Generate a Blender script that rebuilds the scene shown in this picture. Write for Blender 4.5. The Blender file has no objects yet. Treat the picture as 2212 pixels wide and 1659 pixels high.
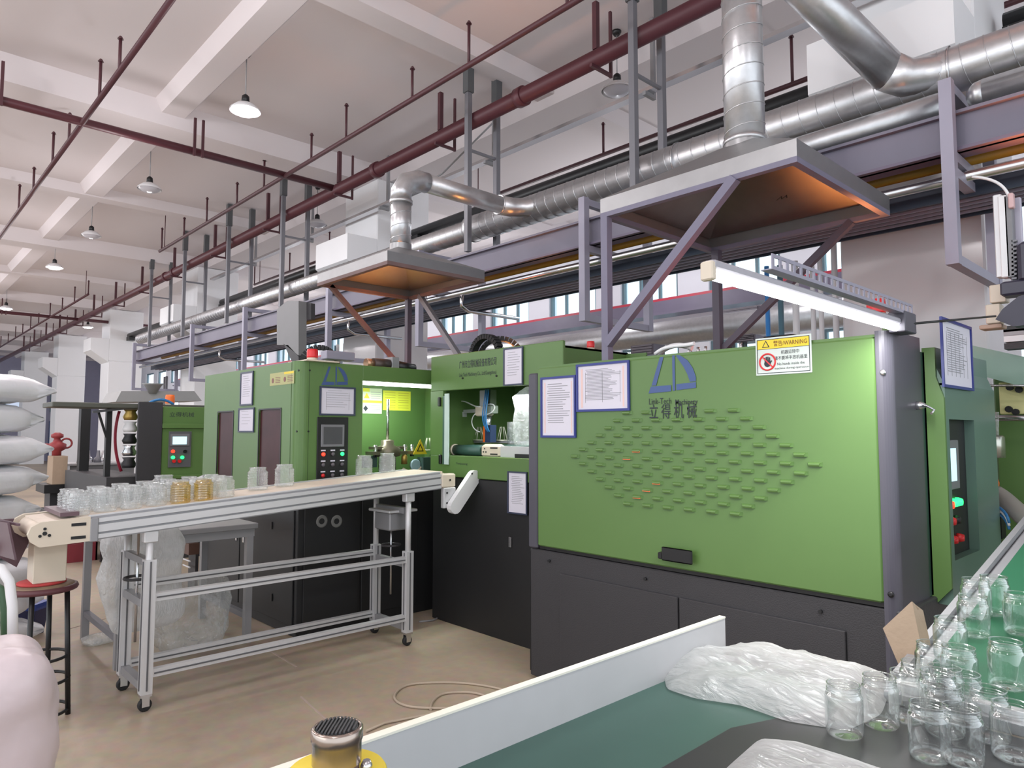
import bpy, bmesh, math, random
from mathutils import Vector, Matrix, noise
from math import sin, cos, pi, atan, tan, radians
random.seed(7)
S = bpy.context.scene; COL = S.collection
# ---------------- camera, world, lights, exposure ----------------
FPX, CX, CY = 1505., 1106., 829.5
PIT, YAW, HC = atan(103.5/FPX), atan(1614/1508.6), 1.6
FW = Vector((-sin(YAW)*cos(PIT), cos(YAW)*cos(PIT), sin(PIT)))
RT = Vector((cos(YAW), sin(YAW), 0)); UP = RT.cross(FW)
cam = bpy.data.cameras.new('camera'); co = bpy.data.objects.new('camera', cam); COL.objects.link(co)
co.matrix_world = Matrix.Translation((0, 0, HC)) @ Matrix((RT, UP, -FW)).transposed().to_4x4()
cam.sensor_width = 36; cam.lens = 36*FPX/2212; cam.clip_start = .05; cam.clip_end = 300
S.camera = co
S.view_settings.view_transform = 'Standard'; S.view_settings.look = 'None'
S.view_settings.gamma = 1; S.view_settings.use_curve_mapping = False
S.view_settings.exposure = 0.35
W = bpy.data.worlds.new('world'); S.world = W; W.use_nodes = True
bg = W.node_tree.nodes['Background']; bg.inputs[0].default_value = (.86, .93, 1, 1); bg.inputs[1].default_value = 1.6

def area(name, loc, size, power, color=(1, 1, 1), rot=(0, 0, 0), sy=None, shape='SQUARE'):
    l = bpy.data.lights.new(name, 'AREA'); l.energy = power; l.color = color; l.size = size
    l.shape = 'RECTANGLE' if sy else shape
    if sy: l.size_y = sy
    o = bpy.data.objects.new(name, l); o.location = loc; o.rotation_euler = rot; COL.objects.link(o); return o

def lamp(loc, power, color=(1, .95, .96)):  # point light added as fill, no fitting hangs at it
    l = bpy.data.lights.new('bay_lamp_light', 'POINT'); l.energy = power; l.color = color; l.shadow_soft_size = .16
    o = bpy.data.objects.new('bay_lamp_light', l); o.location = loc; COL.objects.link(o)

# world points on a plane seen along a direction (survey helper used to read measured positions)
def _ray(x, y): return FW*FPX + RT*(x-CX) + UP*(CY-y)
def PZ(x, y, z): d = _ray(x, y); return Vector((0, 0, HC)) + d*((z-HC)/d.z)
def PX(x, y, X): d = _ray(x, y); return Vector((0, 0, HC)) + d*(X/d.x)
def PY(x, y, Y): d = _ray(x, y); return Vector((0, 0, HC)) + d*(Y/d.y)

# ---------------- materials ----------------
def s2l(c): return tuple(((v/255)/12.92 if v/255 <= .04045 else ((v/255+.055)/1.055)**2.4) for v in c)
MATS = {}
def mat(name, rgb, rough=.5, metal=0, var=.06, scale=6, emit=0, bump=0, bscale=40, spec=.5, coat=0, alpha=None, emitc=None):
    if name in MATS: return MATS[name]
    m = bpy.data.materials.new(name); m.use_nodes = True; nt = m.node_tree; b = nt.nodes['Principled BSDF']
    c = s2l(rgb)
    b.inputs['Roughness'].default_value = rough; b.inputs['Metallic'].default_value = metal
    b.inputs['Specular IOR Level'].default_value = spec; b.inputs['Coat Weight'].default_value = coat
    tc = nt.nodes.new('ShaderNodeTexCoord')
    n = nt.nodes.new('ShaderNodeTexNoise'); n.inputs['Scale'].default_value = scale; n.inputs['Detail'].default_value = 4
    nt.links.new(tc.outputs['Object'], n.inputs['Vector'])
    r = nt.nodes.new('ShaderNodeMix'); r.data_type = 'RGBA'
    r.inputs[6].default_value = tuple(max(0, v*(1-var)) for v in c)+(1,); r.inputs[7].default_value = tuple(min(1, v*(1+var)) for v in c)+(1,)
    nt.links.new(n.outputs['Fac'], r.inputs[0]); nt.links.new(r.outputs[2], b.inputs['Base Color'])
    if emit:
        b.inputs['Emission Color'].default_value = s2l(emitc or rgb)+(1,); b.inputs['Emission Strength'].default_value = emit
    if alpha is not None: b.inputs['Alpha'].default_value = alpha
    if bump:
        n2 = nt.nodes.new('ShaderNodeTexNoise'); n2.inputs['Scale'].default_value = bscale; n2.inputs['Detail'].default_value = 3
        nt.links.new(tc.outputs['Object'], n2.inputs['Vector'])
        bp = nt.nodes.new('ShaderNodeBump'); bp.inputs['Strength'].default_value = bump; bp.inputs['Distance'].default_value = .02
        nt.links.new(n2.outputs['Fac'], bp.inputs['Height']); nt.links.new(bp.outputs[0], b.inputs['Normal'])
    MATS[name] = m; return m
def clear(name, rgb=(250, 253, 253), base=.08, edge=.75, rough=.05, milk=0., blend=.35):
    """clear plastic: see-through with a facing-dependent reflection and optional milky film"""
    m = bpy.data.materials.new(name); m.use_nodes = True; nt = m.node_tree; N = nt.nodes; N.clear()
    o = N.new('ShaderNodeOutputMaterial'); t = N.new('ShaderNodeBsdfTransparent'); g = N.new('ShaderNodeBsdfGlossy')
    t.inputs[0].default_value = s2l(rgb)+(1,); g.inputs['Roughness'].default_value = rough; g.inputs[0].default_value = (.9, .92, .92, 1)
    lw = N.new('ShaderNodeLayerWeight'); lw.inputs[0].default_value = blend
    mr = N.new('ShaderNodeMapRange'); mr.inputs[3].default_value = base; mr.inputs[4].default_value = edge
    mx = N.new('ShaderNodeMixShader'); nt.links.new(lw.outputs['Facing'], mr.inputs[0]); nt.links.new(mr.outputs[0], mx.inputs[0])
    nt.links.new(t.outputs[0], mx.inputs[1]); nt.links.new(g.outputs[0], mx.inputs[2]); out = mx
    if milk:
        d = N.new('ShaderNodeBsdfDiffuse'); d.inputs[0].default_value = (.85, .85, .86, 1)
        tl = N.new('ShaderNodeBsdfTranslucent'); tl.inputs[0].default_value = (.85, .85, .86, 1)
        ad = N.new('ShaderNodeMixShader'); ad.inputs[0].default_value = .4
        nt.links.new(d.outputs[0], ad.inputs[1]); nt.links.new(tl.outputs[0], ad.inputs[2])
        tc = N.new('ShaderNodeTexCoord'); n = N.new('ShaderNodeTexNoise'); n.inputs['Scale'].default_value = 9; n.inputs['Detail'].default_value = 5
        nt.links.new(tc.outputs['Object'], n.inputs['Vector'])
        m2 = N.new('ShaderNodeMapRange'); m2.inputs[1].default_value = .3; m2.inputs[2].default_value = .7
        m2.inputs[3].default_value = max(0, milk-.15); m2.inputs[4].default_value = min(1, milk+.15)
        nt.links.new(n.outputs['Fac'], m2.inputs[0])
        m3 = N.new('ShaderNodeMixShader'); nt.links.new(m2.outputs[0], m3.inputs[0])
        nt.links.new(out.outputs[0], m3.inputs[1]); nt.links.new(ad.outputs[0], m3.inputs[2]); out = m3
    if milk > .15:   # fine creases of thin film
        tc2 = N.new('ShaderNodeTexCoord'); mp = N.new('ShaderNodeMapping'); mp.inputs['Rotation'].default_value = (0, 0, .9); mp.inputs['Scale'].default_value = (1, 5, 2)
        nz = N.new('ShaderNodeTexNoise'); nz.inputs['Scale'].default_value = 12; nz.inputs['Detail'].default_value = 6; nz.inputs['Distortion'].default_value = 1.2
        nt.links.new(tc2.outputs['Object'], mp.inputs[0]); nt.links.new(mp.outputs[0], nz.inputs['Vector'])
        bp = N.new('ShaderNodeBump'); bp.inputs['Strength'].default_value = .8; bp.inputs['Distance'].default_value = .02; nt.links.new(nz.outputs['Fac'], bp.inputs['Height'])
        nt.links.new(bp.outputs[0], g.inputs['Normal']); nt.links.new(bp.outputs[0], d.inputs['Normal'])
    nt.links.new(out.outputs[0], o.inputs[0]); MATS[name] = m; return m

GREEN = mat('green_paint', (90, 122, 66), .38, var=.03, spec=.5)
GREEN2 = mat('green_paint_inner', (90, 124, 68), .45, var=.04)
DARK = mat('charcoal_paint', (52, 51, 54), .5, var=.05, bump=.15, bscale=160)
DARK2 = mat('black_paint', (31, 31, 33), .5, var=.05)
SLATE = mat('slate_post', (76, 74, 84), .42, var=.04)
TEAL = mat('teal_grey_paint', (96, 122, 112), .35, var=.05)
BLACK = mat('black_plastic', (24, 24, 26), .4, var=.05)
RUB = mat('black_rubber', (30, 30, 32), .7, var=.1, bump=.3)
ALU = mat('aluminium', (206, 206, 208), .42, .3, var=.04)
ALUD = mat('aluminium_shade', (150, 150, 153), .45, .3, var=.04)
STEEL = mat('bright_steel', (205, 205, 208), .22, .95, var=.04)
GALV = mat('galvanised_steel', (196, 196, 198), .36, .85, var=.14, scale=22, bump=.08, bscale=14)
CHAN = mat('channel_grey_lilac', (112, 109, 124), .5, .1, var=.15, scale=2)
BRACE = mat('slate_lilac_brace', (112, 109, 128), .5, .1, var=.1)
HOODM = mat('hood_sheet_metal', (150, 150, 151), .38, .85, var=.12, scale=9, bump=.05, bscale=10)
LILAC = mat('lilac_grey_steel', (148, 146, 162), .45, .1, var=.06)
GREYST = mat('grey_painted_steel', (118, 118, 124), .45, .15, var=.06)
BROWNST = mat('rusty_steel', (110, 88, 86), .6, .1, var=.35, scale=5)
REDP = mat('maroon_pipe_paint', (86, 42, 50), .45, var=.08)
REDD = mat('maroon_thin_pipe_paint', (78, 42, 49), .5, var=.1)
RED = mat('red_plastic', (214, 40, 44), .3, var=.04)
YELP = mat('yellow_pipe_paint', (160, 118, 34), .5, var=.3, scale=3)
CREAM = mat('cream_plastic', (214, 202, 184), .45, var=.05)
CREAMY = mat('cream_belt', (222, 208, 192), .5, var=.1, scale=12)
WHITE = mat('white_plastic', (228, 228, 230), .4, var=.03)
PAPER = mat('paper', (214, 211, 222), .7, var=.03, scale=3)
INK = mat('print_grey', (150, 150, 156), .7, var=.05)
INKD = mat('print_dark', (38, 44, 52), .6, var=.05)
BLUEF = mat('blue_frame', (42, 52, 128), .35, var=.05)
NAVY = mat('navy_frame', (58, 64, 86), .4, var=.05)
BLUEL = mat('logo_blue', (62, 84, 134), .4, var=.04)
YEL = mat('yellow_print', (232, 206, 52), .5, var=.04)
YEL2 = mat('acid_yellow_sheet', (224, 226, 70), .6, var=.05)
ORANGE = mat('orange_plastic', (240, 116, 44), .45, var=.05)
BROWNC = mat('cardboard', (172, 150, 128), .8, var=.08, scale=14, bump=.1)
GBELT = mat('green_belt', (52, 84, 76), .4, var=.06, scale=10)
GBELT2 = mat('green_belt_bright', (42, 98, 70), .42, var=.06, scale=7, spec=.3)
MATD = mat('dark_table_mat', (46, 46, 48), .4, var=.06, scale=8, spec=.3)
BOARD = mat('white_melamine', (190, 190, 192), .45, var=.05, scale=9)
BOARDE = mat('ivory_edge_band', (236, 234, 220), .4, var=.03)
AMBER = mat('tinted_window', (70, 40, 42), .3, var=.5, scale=5, spec=.12)
TWHITE = mat('tube_light_glow', (255, 255, 255), .4, emit=14)
TWHITE2 = mat('tube_light_glow_inner', (236, 255, 240), .4, emit=9)
LAMPG = mat('lamp_glow', (255, 240, 245), .4, emit=12)
HEAT = mat('heater_glow', (255, 90, 30), .5, emit=9)
LEDG = mat('led_green', (40, 240, 110), .3, emit=2.4)
LEDR = mat('led_red', (255, 60, 40), .3, emit=1.6)
SCRN = mat('lit_screen', (190, 226, 240), .3, var=.03, emit=.8)
SCRD = mat('dark_screen', (84, 84, 88), .15, var=.1)
BLUEH = mat('blue_tube', (52, 120, 176), .35, var=.05)
BLUEC = mat('blue_bin_plastic', (42, 74, 166), .4, var=.05)
MAROON = mat('dark_mauve_sheet', (98, 74, 82), .4, var=.06)
WOOD = mat('worn_wood', (126, 104, 84), .6, var=.3, scale=9)
CLEAR = clear('clear_plastic', (253, 254, 253), base=.05, edge=.9, blend=.42)
CLEAR2 = clear('clear_ribbed_plastic', (250, 252, 252), base=.08, edge=.65, blend=.45, milk=.16)
FILM = clear('thin_plastic_film', base=.08, edge=.5, milk=.2, rough=.15)
FILMW = clear('milky_plastic_bag', base=.14, edge=.45, milk=.5, rough=.3)
SACK = mat('white_sack', (240, 240, 244), .35, var=.08, scale=4, bump=.5, bscale=7)
SACKP = mat('pale_pink_bag', (214, 200, 204), .35, var=.08, scale=4, bump=.6, bscale=6)
GLASS = clear('window_glass', (240, 250, 252), base=.04, edge=.5, blend=.2)
WALLM = mat('white_wall_paint', (236, 236, 244), .65, var=.03, scale=.6)
COLM = mat('column_paint', (228, 228, 230), .55, var=.04, scale=.5)
COLT = mat('column_gloss_tile', (190, 186, 188), .14, var=.08, scale=.8, bump=.08, bscale=1.5)
CEILM = mat('ceiling_paint', (216, 208, 210), .8, var=.05, scale=.25)
FRAMEW = mat('teal_window_frame', (104, 128, 138), .45, var=.05)
BEAMS = mat('dusty_lilac_beam', (104, 96, 116), .5, var=.08)
REDRAIL = mat('red_rail', (176, 44, 66), .5, var=.06)
PINKR = mat('red_figure_paint', (150, 56, 58), .5, var=.4, scale=14)
HOSE = mat('crimson_hose', (168, 34, 62), .4, var=.05)
TRAYM = mat('dark_cable_tray', (52, 62, 78), .5, .2, var=.3, scale=1.2)
GREYB = mat('grey_bench', (142, 142, 144), .5, var=.05)

def floor_mat():
    m = bpy.data.materials.new('worn_concrete'); m.use_nodes = True; nt = m.node_tree; N = nt.nodes; L = nt.links
    b = N['Principled BSDF']; b.inputs['Roughness'].default_value = .45
    tc = N.new('ShaderNodeTexCoord'); n1 = N.new('ShaderNodeTexNoise'); n1.inputs['Scale'].default_value = .55; n1.inputs['Detail'].default_value = 6
    n2 = N.new('ShaderNodeTexNoise'); n2.inputs['Scale'].default_value = 14; n2.inputs['Detail'].default_value = 6
    L.new(tc.outputs['Object'], n1.inputs['Vector']); L.new(tc.outputs['Object'], n2.inputs['Vector'])
    r = N.new('ShaderNodeValToRGB'); e = r.color_ramp.elements
    e[0].position = .3; e[0].color = s2l((166, 150, 132))+(1,); e[1].position = .7; e[1].color = s2l((202, 184, 160))+(1,)
    L.new(n1.outputs['Fac'], r.inputs[0])
    mx = N.new('ShaderNodeMix'); mx.data_type = 'RGBA'; mx.blend_type = 'MULTIPLY'; mx.inputs[0].default_value = .35
    L.new(r.outputs[0], mx.inputs[6]); L.new(n2.outputs['Color'], mx.inputs[7])
    L.new(mx.outputs[2], b.inputs['Base Color'])
    mr = N.new('ShaderNodeMapRange'); mr.inputs[3].default_value = .28; mr.inputs[4].default_value = .6
    L.new(n1.outputs['Fac'], mr.inputs[0]); L.new(mr.outputs[0], b.inputs['Roughness'])
    MATS['worn_concrete'] = m; return m
FLOORM = floor_mat()

# ---------------- mesh builder ----------------
V3 = Vector
class MB:
    def __init__(s): s.v = []; s.f = []; s.sm = []
    def add(s, vs, fs, smooth=False):
        n = len(s.v); s.v += [Vector(v) for v in vs]; s.f += [tuple(i+n for i in f) for f in fs]; s.sm += [smooth]*len(fs); return s
    def box(s, a, b, ch=0):
        x0, y0, z0 = min(a[0], b[0]), min(a[1], b[1]), min(a[2], b[2]); x1, y1, z1 = max(a[0], b[0]), max(a[1], b[1]), max(a[2], b[2])
        if ch <= 0:
            v = [(x0, y0, z0), (x1, y0, z0), (x1, y1, z0), (x0, y1, z0), (x0, y0, z1), (x1, y0, z1), (x1, y1, z1), (x0, y1, z1)]
            return s.add(v, [(0, 3, 2, 1), (4, 5, 6, 7), (0, 1, 5, 4), (1, 2, 6, 5), (2, 3, 7, 6), (3, 0, 4, 7)])
        c = min(ch, (x1-x0)/2.1, (y1-y0)/2.1, (z1-z0)/2.1); vs = []
        for z, d in ((z0, c), (z0+c, 0), (z1-c, 0), (z1, c)):
            k = c if d == 0 else c+d*.0
            xa, xb, ya, yb = x0+d, x1-d, y0+d, y1-d
            vs += [(xa+k, ya, z), (xb-k, ya, z), (xb, ya+k, z), (xb, yb-k, z), (xb-k, yb, z), (xa+k, yb, z), (xa, yb-k, z), (xa, ya+k, z)]
        fs = [tuple(range(7, -1, -1)), tuple(range(24, 32))]
        for r in range(3):
            for i in range(8): j = (i+1) % 8; fs.append((r*8+i, r*8+j, r*8+8+j, r*8+8+i))
        return s.add(vs, fs)
    def bar(s, p, q, w, h=None, up=(0, 0, 1)):
        p, q = V3(p), V3(q); h = h or w; d = (q-p).normalized(); u = V3(up)
        if abs(d.dot(u)) > .98: u = V3((1, 0, 0))
        a = d.cross(u).normalized()*w/2; b = a.cross(d).normalized()*h/2
        v = [p-a-b, p+a-b, p+a+b, p-a+b, q-a-b, q+a-b, q+a+b, q-a+b]
        return s.add(v, [(0, 1, 2, 3), (7, 6, 5, 4), (0, 4, 5, 1), (1, 5, 6, 2), (2, 6, 7, 3), (3, 7, 4, 0)])
    def tube(s, pts, r, n=10, cap=True, closed=False):
        pts = [V3(p) for p in pts]; R = r if isinstance(r, (list, tuple)) else [r]*len(pts)
        m = len(pts); rings = []; prev = None
        for i, p in enumerate(pts):
            if closed: d = pts[(i+1) % m]-pts[i-1]
            elif i == 0: d = pts[1]-p
            elif i == m-1: d = p-pts[-2]
            else: d = (pts[i+1]-p).normalized()+(p-pts[i-1]).normalized()
            if d.length < 1e-9: d = V3((0, 0, 1))
            d.normalize()
            if prev is None:
                u = V3((0, 0, 1)) if abs(d.z) < .9 else V3((1, 0, 0)); a = d.cross(u).normalized()
            else: a = (prev-d*prev.dot(d)).normalized()
            prev = a; b = d.cross(a)
            rings.append([p+(a*cos(2*pi*k/n)+b*sin(2*pi*k/n))*R[i] for k in range(n)])
        vs = [v for rg in rings for v in rg]; fs = []
        for i in range(m if closed else m-1):
            j = (i+1) % m
            for k in range(n): l = (k+1) % n; fs.append((i*n+k, i*n+l, j*n+l, j*n+k))
        s.add(vs, fs, True)
        if cap and not closed:
            b0 = len(s.v)-len(vs); s.f += [tuple(b0+k for k in range(n-1, -1, -1)), tuple(b0+(m-1)*n+k for k in range(n))]; s.sm += [False]*2
        return s
    def lathe(s, c, prof, n=20, axis='z', cap=True, smooth=True):
        c = V3(c); vs = []; m = len(prof)
        for r, h in prof:
            for k in range(n):
                x, y = r*cos(2*pi*k/n), r*sin(2*pi*k/n)
                vs.append(c+(V3((x, y, h)) if axis == 'z' else V3((h, x, y)) if axis == 'x' else V3((y, h, x))))
        fs = [(i*n+k, i*n+(k+1) % n, (i+1)*n+(k+1) % n, (i+1)*n+k) for i in range(m-1) for k in range(n)]
        b0 = len(s.v); s.add(vs, fs, smooth)
        if cap:
            for i, rev in ((0, True), (m-1, False)):
                if prof[i][0] > 1e-4:
                    f = [b0+i*n+k for k in range(n)]; s.f.append(tuple(reversed(f)) if rev else tuple(f)); s.sm.append(False)
        return s
    def prism(s, poly, d):
        d = V3(d); n = len(poly); P = [V3(p) for p in poly]
        return s.add(P+[p+d for p in P], [tuple(range(n-1, -1, -1)), tuple(range(n, 2*n))]+[(i, (i+1) % n, n+(i+1) % n, n+i) for i in range(n)])
    def xform(s, M):
        s.v = [M @ v for v in s.v]; return s
    def mesh(s, name, m, off=(0, 0, 0)):
        o = V3(off); me = bpy.data.meshes.new(name); me.from_pydata([v-o for v in s.v], [], s.f)
        me.polygons.foreach_set('use_smooth', s.sm); me.materials.append(m); me.update()
        bm = bmesh.new(); bm.from_mesh(me); bmesh.ops.recalc_face_normals(bm, faces=bm.faces); bm.to_mesh(me); bm.free()
        return me
def org(o):
    p = V3((0, 0, 0))
    while o: p = p+o.location; o = o.parent
    return p
def part(name, mb, m, parent=None, loc=None, label=None, kind=None):
    """link a mesh; with a parent (unrotated Empty or mesh) the vertices are world positions"""
    base = org(parent) if parent else V3((0, 0, 0))
    if loc is None:
        if mb.v and not (kind == 'structure'):
            n = len(mb.v); c = V3((sum(v.x for v in mb.v)/n, sum(v.y for v in mb.v)/n, min(v.z for v in mb.v)))
        else: c = base.copy()
    else: c = V3(loc)
    me = mb if isinstance(mb, bpy.types.Mesh) else mb.mesh(name, m, c)
    o = bpy.data.objects.new(name, me); COL.objects.link(o)
    if parent: o.parent = parent; o.location = c-base
    else: o.location = c
    if label: o['label'] = label
    if kind: o['kind'] = kind
    return o
def thing(name, label, cat, loc, group=None):
    o = bpy.data.objects.new(name, None); o.empty_display_size = .05; o.location = loc; COL.objects.link(o)
    o['label'] = label; o['category'] = cat
    if group: o['group'] = group
    return o
def solo(name, mb, m, label, cat, group=None):
    o = part(name, mb, m); o['label'] = label; o['category'] = cat
    if group: o['group'] = group
    return o
def copy_tree(o, parent=None):
    c = o.copy(); COL.objects.link(c); c.parent = parent
    if parent and 'label' in c and parent.get('label') == c['label']: del c['label']
    for ch in list(o.children): copy_tree(ch, c)
    return c
def dup(o, loc, label, rz=0, group=None, sc=None):
    c = copy_tree(o); c.location = loc; c.rotation_euler.z = rz; c['label'] = label
    if sc: c.scale = (sc, sc, sc)
    if group: c['group'] = group
    return c
def box(a, b, ch=0): return MB().box(a, b, ch)
def text(s, name, parent, origin, xdir, ydir, height, m, width=None, bold=0, depth=.0006):
    """flat print: a text converted to a thin mesh on a surface"""
    cu = bpy.data.curves.new('t', 'FONT'); cu.body = s; cu.size = 1; cu.extrude = 0; cu.offset = bold; cu.resolution_u = 2
    t = bpy.data.objects.new('t', cu); COL.objects.link(t); bpy.context.view_layer.update()
    me = bpy.data.meshes.new_from_object(t.evaluated_get(bpy.context.evaluated_depsgraph_get())); COL.objects.unlink(t); bpy.data.objects.remove(t)
    xs = [v.co.x for v in me.vertices]; ys = [v.co.y for v in me.vertices]
    if not xs: return None
    x0, x1, y0, y1 = min(xs), max(xs), min(ys), max(ys); sy = height/(y1-y0); sx = (width/(x1-x0)) if width else sy
    o3, X, Yv = V3(origin), V3(xdir).normalized(), V3(ydir).normalized(); nrm = X.cross(Yv)
    base = org(parent) if parent else V3((0, 0, 0))
    for v in me.vertices: v.co = X*((v.co.x-x0)*sx)+Yv*((v.co.y-y0)*sy)+nrm*depth
    me.materials.clear(); me.materials.append(m)
    o = bpy.data.objects.new(name, me); COL.objects.link(o); o.parent = parent; o.location = o3-base
    return o
def arc(c, r, a0, a1, n, u, v):
    c, u, v = V3(c), V3(u), V3(v); return [c+(u*cos(a0+(a1-a0)*i/n)+v*sin(a0+(a1-a0)*i/n))*r for i in range(n+1)]
def bez(p0, p1, p2, p3, n=12):
    P = [V3(p) for p in (p0, p1, p2, p3)]
    return [P[0]*(1-t)**3+P[1]*3*t*(1-t)**2+P[2]*3*t*t*(1-t)+P[3]*t**3 for t in [i/n for i in range(n+1)]]
# ---------------- lights ----------------
area('daylight_hall', (-3, -7, 4.2), 8, 100, (1, .98, .97), (radians(68), 0, 0), sy=3.2)   # added soft fill on the open side behind the camera
for k in range(6): area('bay_lamp_%d' % k, (-7.55-3.45*k, 2.98, 5.13), .3, 30, (1, .95, .96), shape='DISK')
for k in range(9): lamp((-3-4.02*k, 9.1, 4.35), 46, (.97, .97, 1))          # added fill for back wall and ceiling behind the columns
for k in range(9): lamp((1-3.9*k, -1.6, 4.95), 85)                       # added fill for the ceiling, unseen behind the camera
for k in range(-2, 6): lamp((-7.55-3.45*k+1.7, 2.3, 4.6), 15)  # added fill between the lamp shades to lift the near ceiling
area('tube_glow', (-1.05, 2.5, 2.03), .04, 16, (1, 1, .98), (0, 0, 0), sy=1.4)
area('bay_lamp_glow', (-4.1, 3.95, 1.9), .3, 7, (.95, 1, .95), sy=.5)
area('tube_glow_in', (-5.55, 3.45, 2.0), .04, 9, (.9, 1, .92), (0, 0, 0), sy=.85)

# ---------------- setting ----------------
ZC = 5.85
floor = part('floor', box((-46, -10, -.1), (7, 11.4, 0)), FLOORM, kind='structure', loc=(0, 0, 0))
jt = MB()
for p, q in (((650, 1505), (722, 1570)), ((150, 1358), (250, 1330)), ((560, 1392), (640, 1440))):
    a, b = PZ(*p, .0015), PZ(*q, .0015); jt.bar(a, b, .012, .003)
part('floor_joint', jt, mat('pale_joint', (178, 160, 150), .7), floor)
part('ceiling', box((-46, -10, ZC), (7, 11.4, ZC+.15)), CEILM, kind='structure', loc=(0, 0, 0))
ti = 1
def trim(mb, m):
    global ti
    o = part('trim_%d' % ti, mb, m, kind='structure', loc=(0, 0, 0)); ti += 1; return o
XC = [-1.77-8.04*k for k in range(-1, 6)]
def taper(a, b, ax, w0, w1, d):   # tapered concrete beam
    m = MB()
    if ax == 'y':
        x = a[0]; P = [(x-w0, a[1], ZC), (x-w1, a[1], ZC-d), (x+w1, a[1], ZC-d), (x+w0, a[1], ZC)]; m.prism(P, (0, b[1]-a[1], 0))
    else:
        y = a[1]; P = [(a[0], y-w0, ZC), (a[0], y-w1, ZC-d), (a[0], y+w1, ZC-d), (a[0], y+w0, ZC)]; m.prism(P, (b[0]-a[0], 0, 0))
    return m
for x in XC: trim(taper((x, -10), (x, 11.4), 'y', .42, .26, .26), CEILM)
for x in XC: trim(taper((x-4.02, -10), (x-4.02, 11.4), 'y', .24, .14, .15), CEILM)
for y in (-4.2, -.7, 2.8, 9.8): trim(taper((-46, y), (7, y), 'x', .24, .14, .13), CEILM)
trim(taper((-46, 6.3), (7, 6.3), 'x', .42, .26, .24), CEILM)
# columns with corbels
for k, x in enumerate([-1.77-8.04*i for i in range(0, 6)]):
    c = thing('concrete_column', ['white concrete column behind the louvred machine, rightmost of the row', 'white concrete column behind the small hood and its riser',
        'white column left of the pipe rack end, third from the right', 'white column left of the third, fourth from the right', 'far white column, fifth from the right', 'farthest white column of the row'][k], 'column', (x, 6.3, 0))
    part('shaft', box((x-.5, 5.8, 3.9), (x+.5, 6.8, ZC-.25), .015), COLM, c)
    part('glossy_lower_shaft', box((x-.5, 5.8, 0), (x+.5, 6.8, 3.9), .015), COLT if k < 2 else COLM, c)
    part('corbel', MB().prism([(x-.5, 5.8, 4.62), (x-.5, 5.28, 4.62), (x-.5, 5.28, 4.22), (x-.5, 5.8, 3.86)], (1, 0, 0)), COLM, c)
# back wall with two rows of windows
YW = 11.2; win = 1
cent = [-(.36+.18*k)*YW for k in range(-1, 19)]
wb = MB(); xs = []
x_prev = 7
rows = ((2.0, 3.62), (4.02, 4.72))
for c in cent:
    xs += [(c-.68, c+.68)]
wb.box((-46, YW, 0), (7, YW+.25, rows[0][0])); wb.box((-46, YW, rows[0][1]), (7, YW+.25, rows[1][0])); wb.box((-46, YW, rows[1][1]), (7, YW+.25, ZC))
edges = [7]+[e for a, b in xs for e in (b, a)]+[-46]
for i in range(0, len(edges), 2):
    for z0, z1 in rows: wb.box((edges[i+1], YW, z0), (edges[i], YW+.25, z1))
part('wall_back', wb, WALLM, kind='structure', loc=(0, 0, 0))
for ri, (z0, z1) in enumerate(rows):
    for a, b in xs:
        w = part('window_%d' % win, MB().box((a, YW+.05, z0), (a+.06, YW+.13, z1)).box((b-.06, YW+.05, z0), (b, YW+.13, z1)).box((a+.06, YW+.05, z0), (b-.06, YW+.13, z0+.06)).box((a+.06, YW+.05, z1-.06), (b-.06, YW+.13, z1)), FRAMEW, kind='structure', loc=((a+b)/2, YW, z0)); win += 1
        if -30 < a < 0:
            for i in (1, 2):
                x = a+(b-a)*i/3; part('mullion', box((x-.025, YW+.06, z0+.06), (x+.025, YW+.12, z1-.06)), FRAMEW, w)
            if ri == 0:
                part('transom', box((a+.06, YW+.055, z1-.42), (b-.06, YW+.125, z1-.37)), FRAMEW, w)
            part('pane', box((a+.06, YW+.085, z0+.06), (b-.06, YW+.092, z1-.06)), GLASS, w)
# left end wall
part('wall_left', box((-46.3, -10, 0), (-46, 11.4, ZC)), mat('far_wall_paint', (150, 148, 168), .7), kind='structure', loc=(0, 0, 0))
d = part('door_1', box((-45.99, 7.7, 0), (-45.9, 9.0, 2.2)), mat('navy_door', (66, 84, 128), .4, var=.4, scale=2), kind='structure')
for z in (.5, 1.2, 1.9): part('door_rail', box((-45.9, 7.7, z), (-45.87, 9.0, z+.06)), NAVY, d)
for i in range(4):
    y = 1.4+i*2.1
    w = part('window_%d' % win, MB().box((-45.99, y, 2.7), (-45.93, y+1.5, 2.8)).box((-45.99, y, 4.0), (-45.93, y+1.5, 4.1)).box((-45.99, y, 2.8), (-45.93, y+.08, 4.0)).box((-45.99, y+1.42, 2.8), (-45.93, y+1.5, 4.0)), FRAMEW, kind='structure'); win += 1
    part('pane', box((-45.985, y+.08, 2.8), (-45.97, y+1.42, 4.0)), mat('frosted_far_pane', (200, 214, 236), .3, emit=.5), w)  # daylight is put into the pane as emission, solid wall behind

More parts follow.
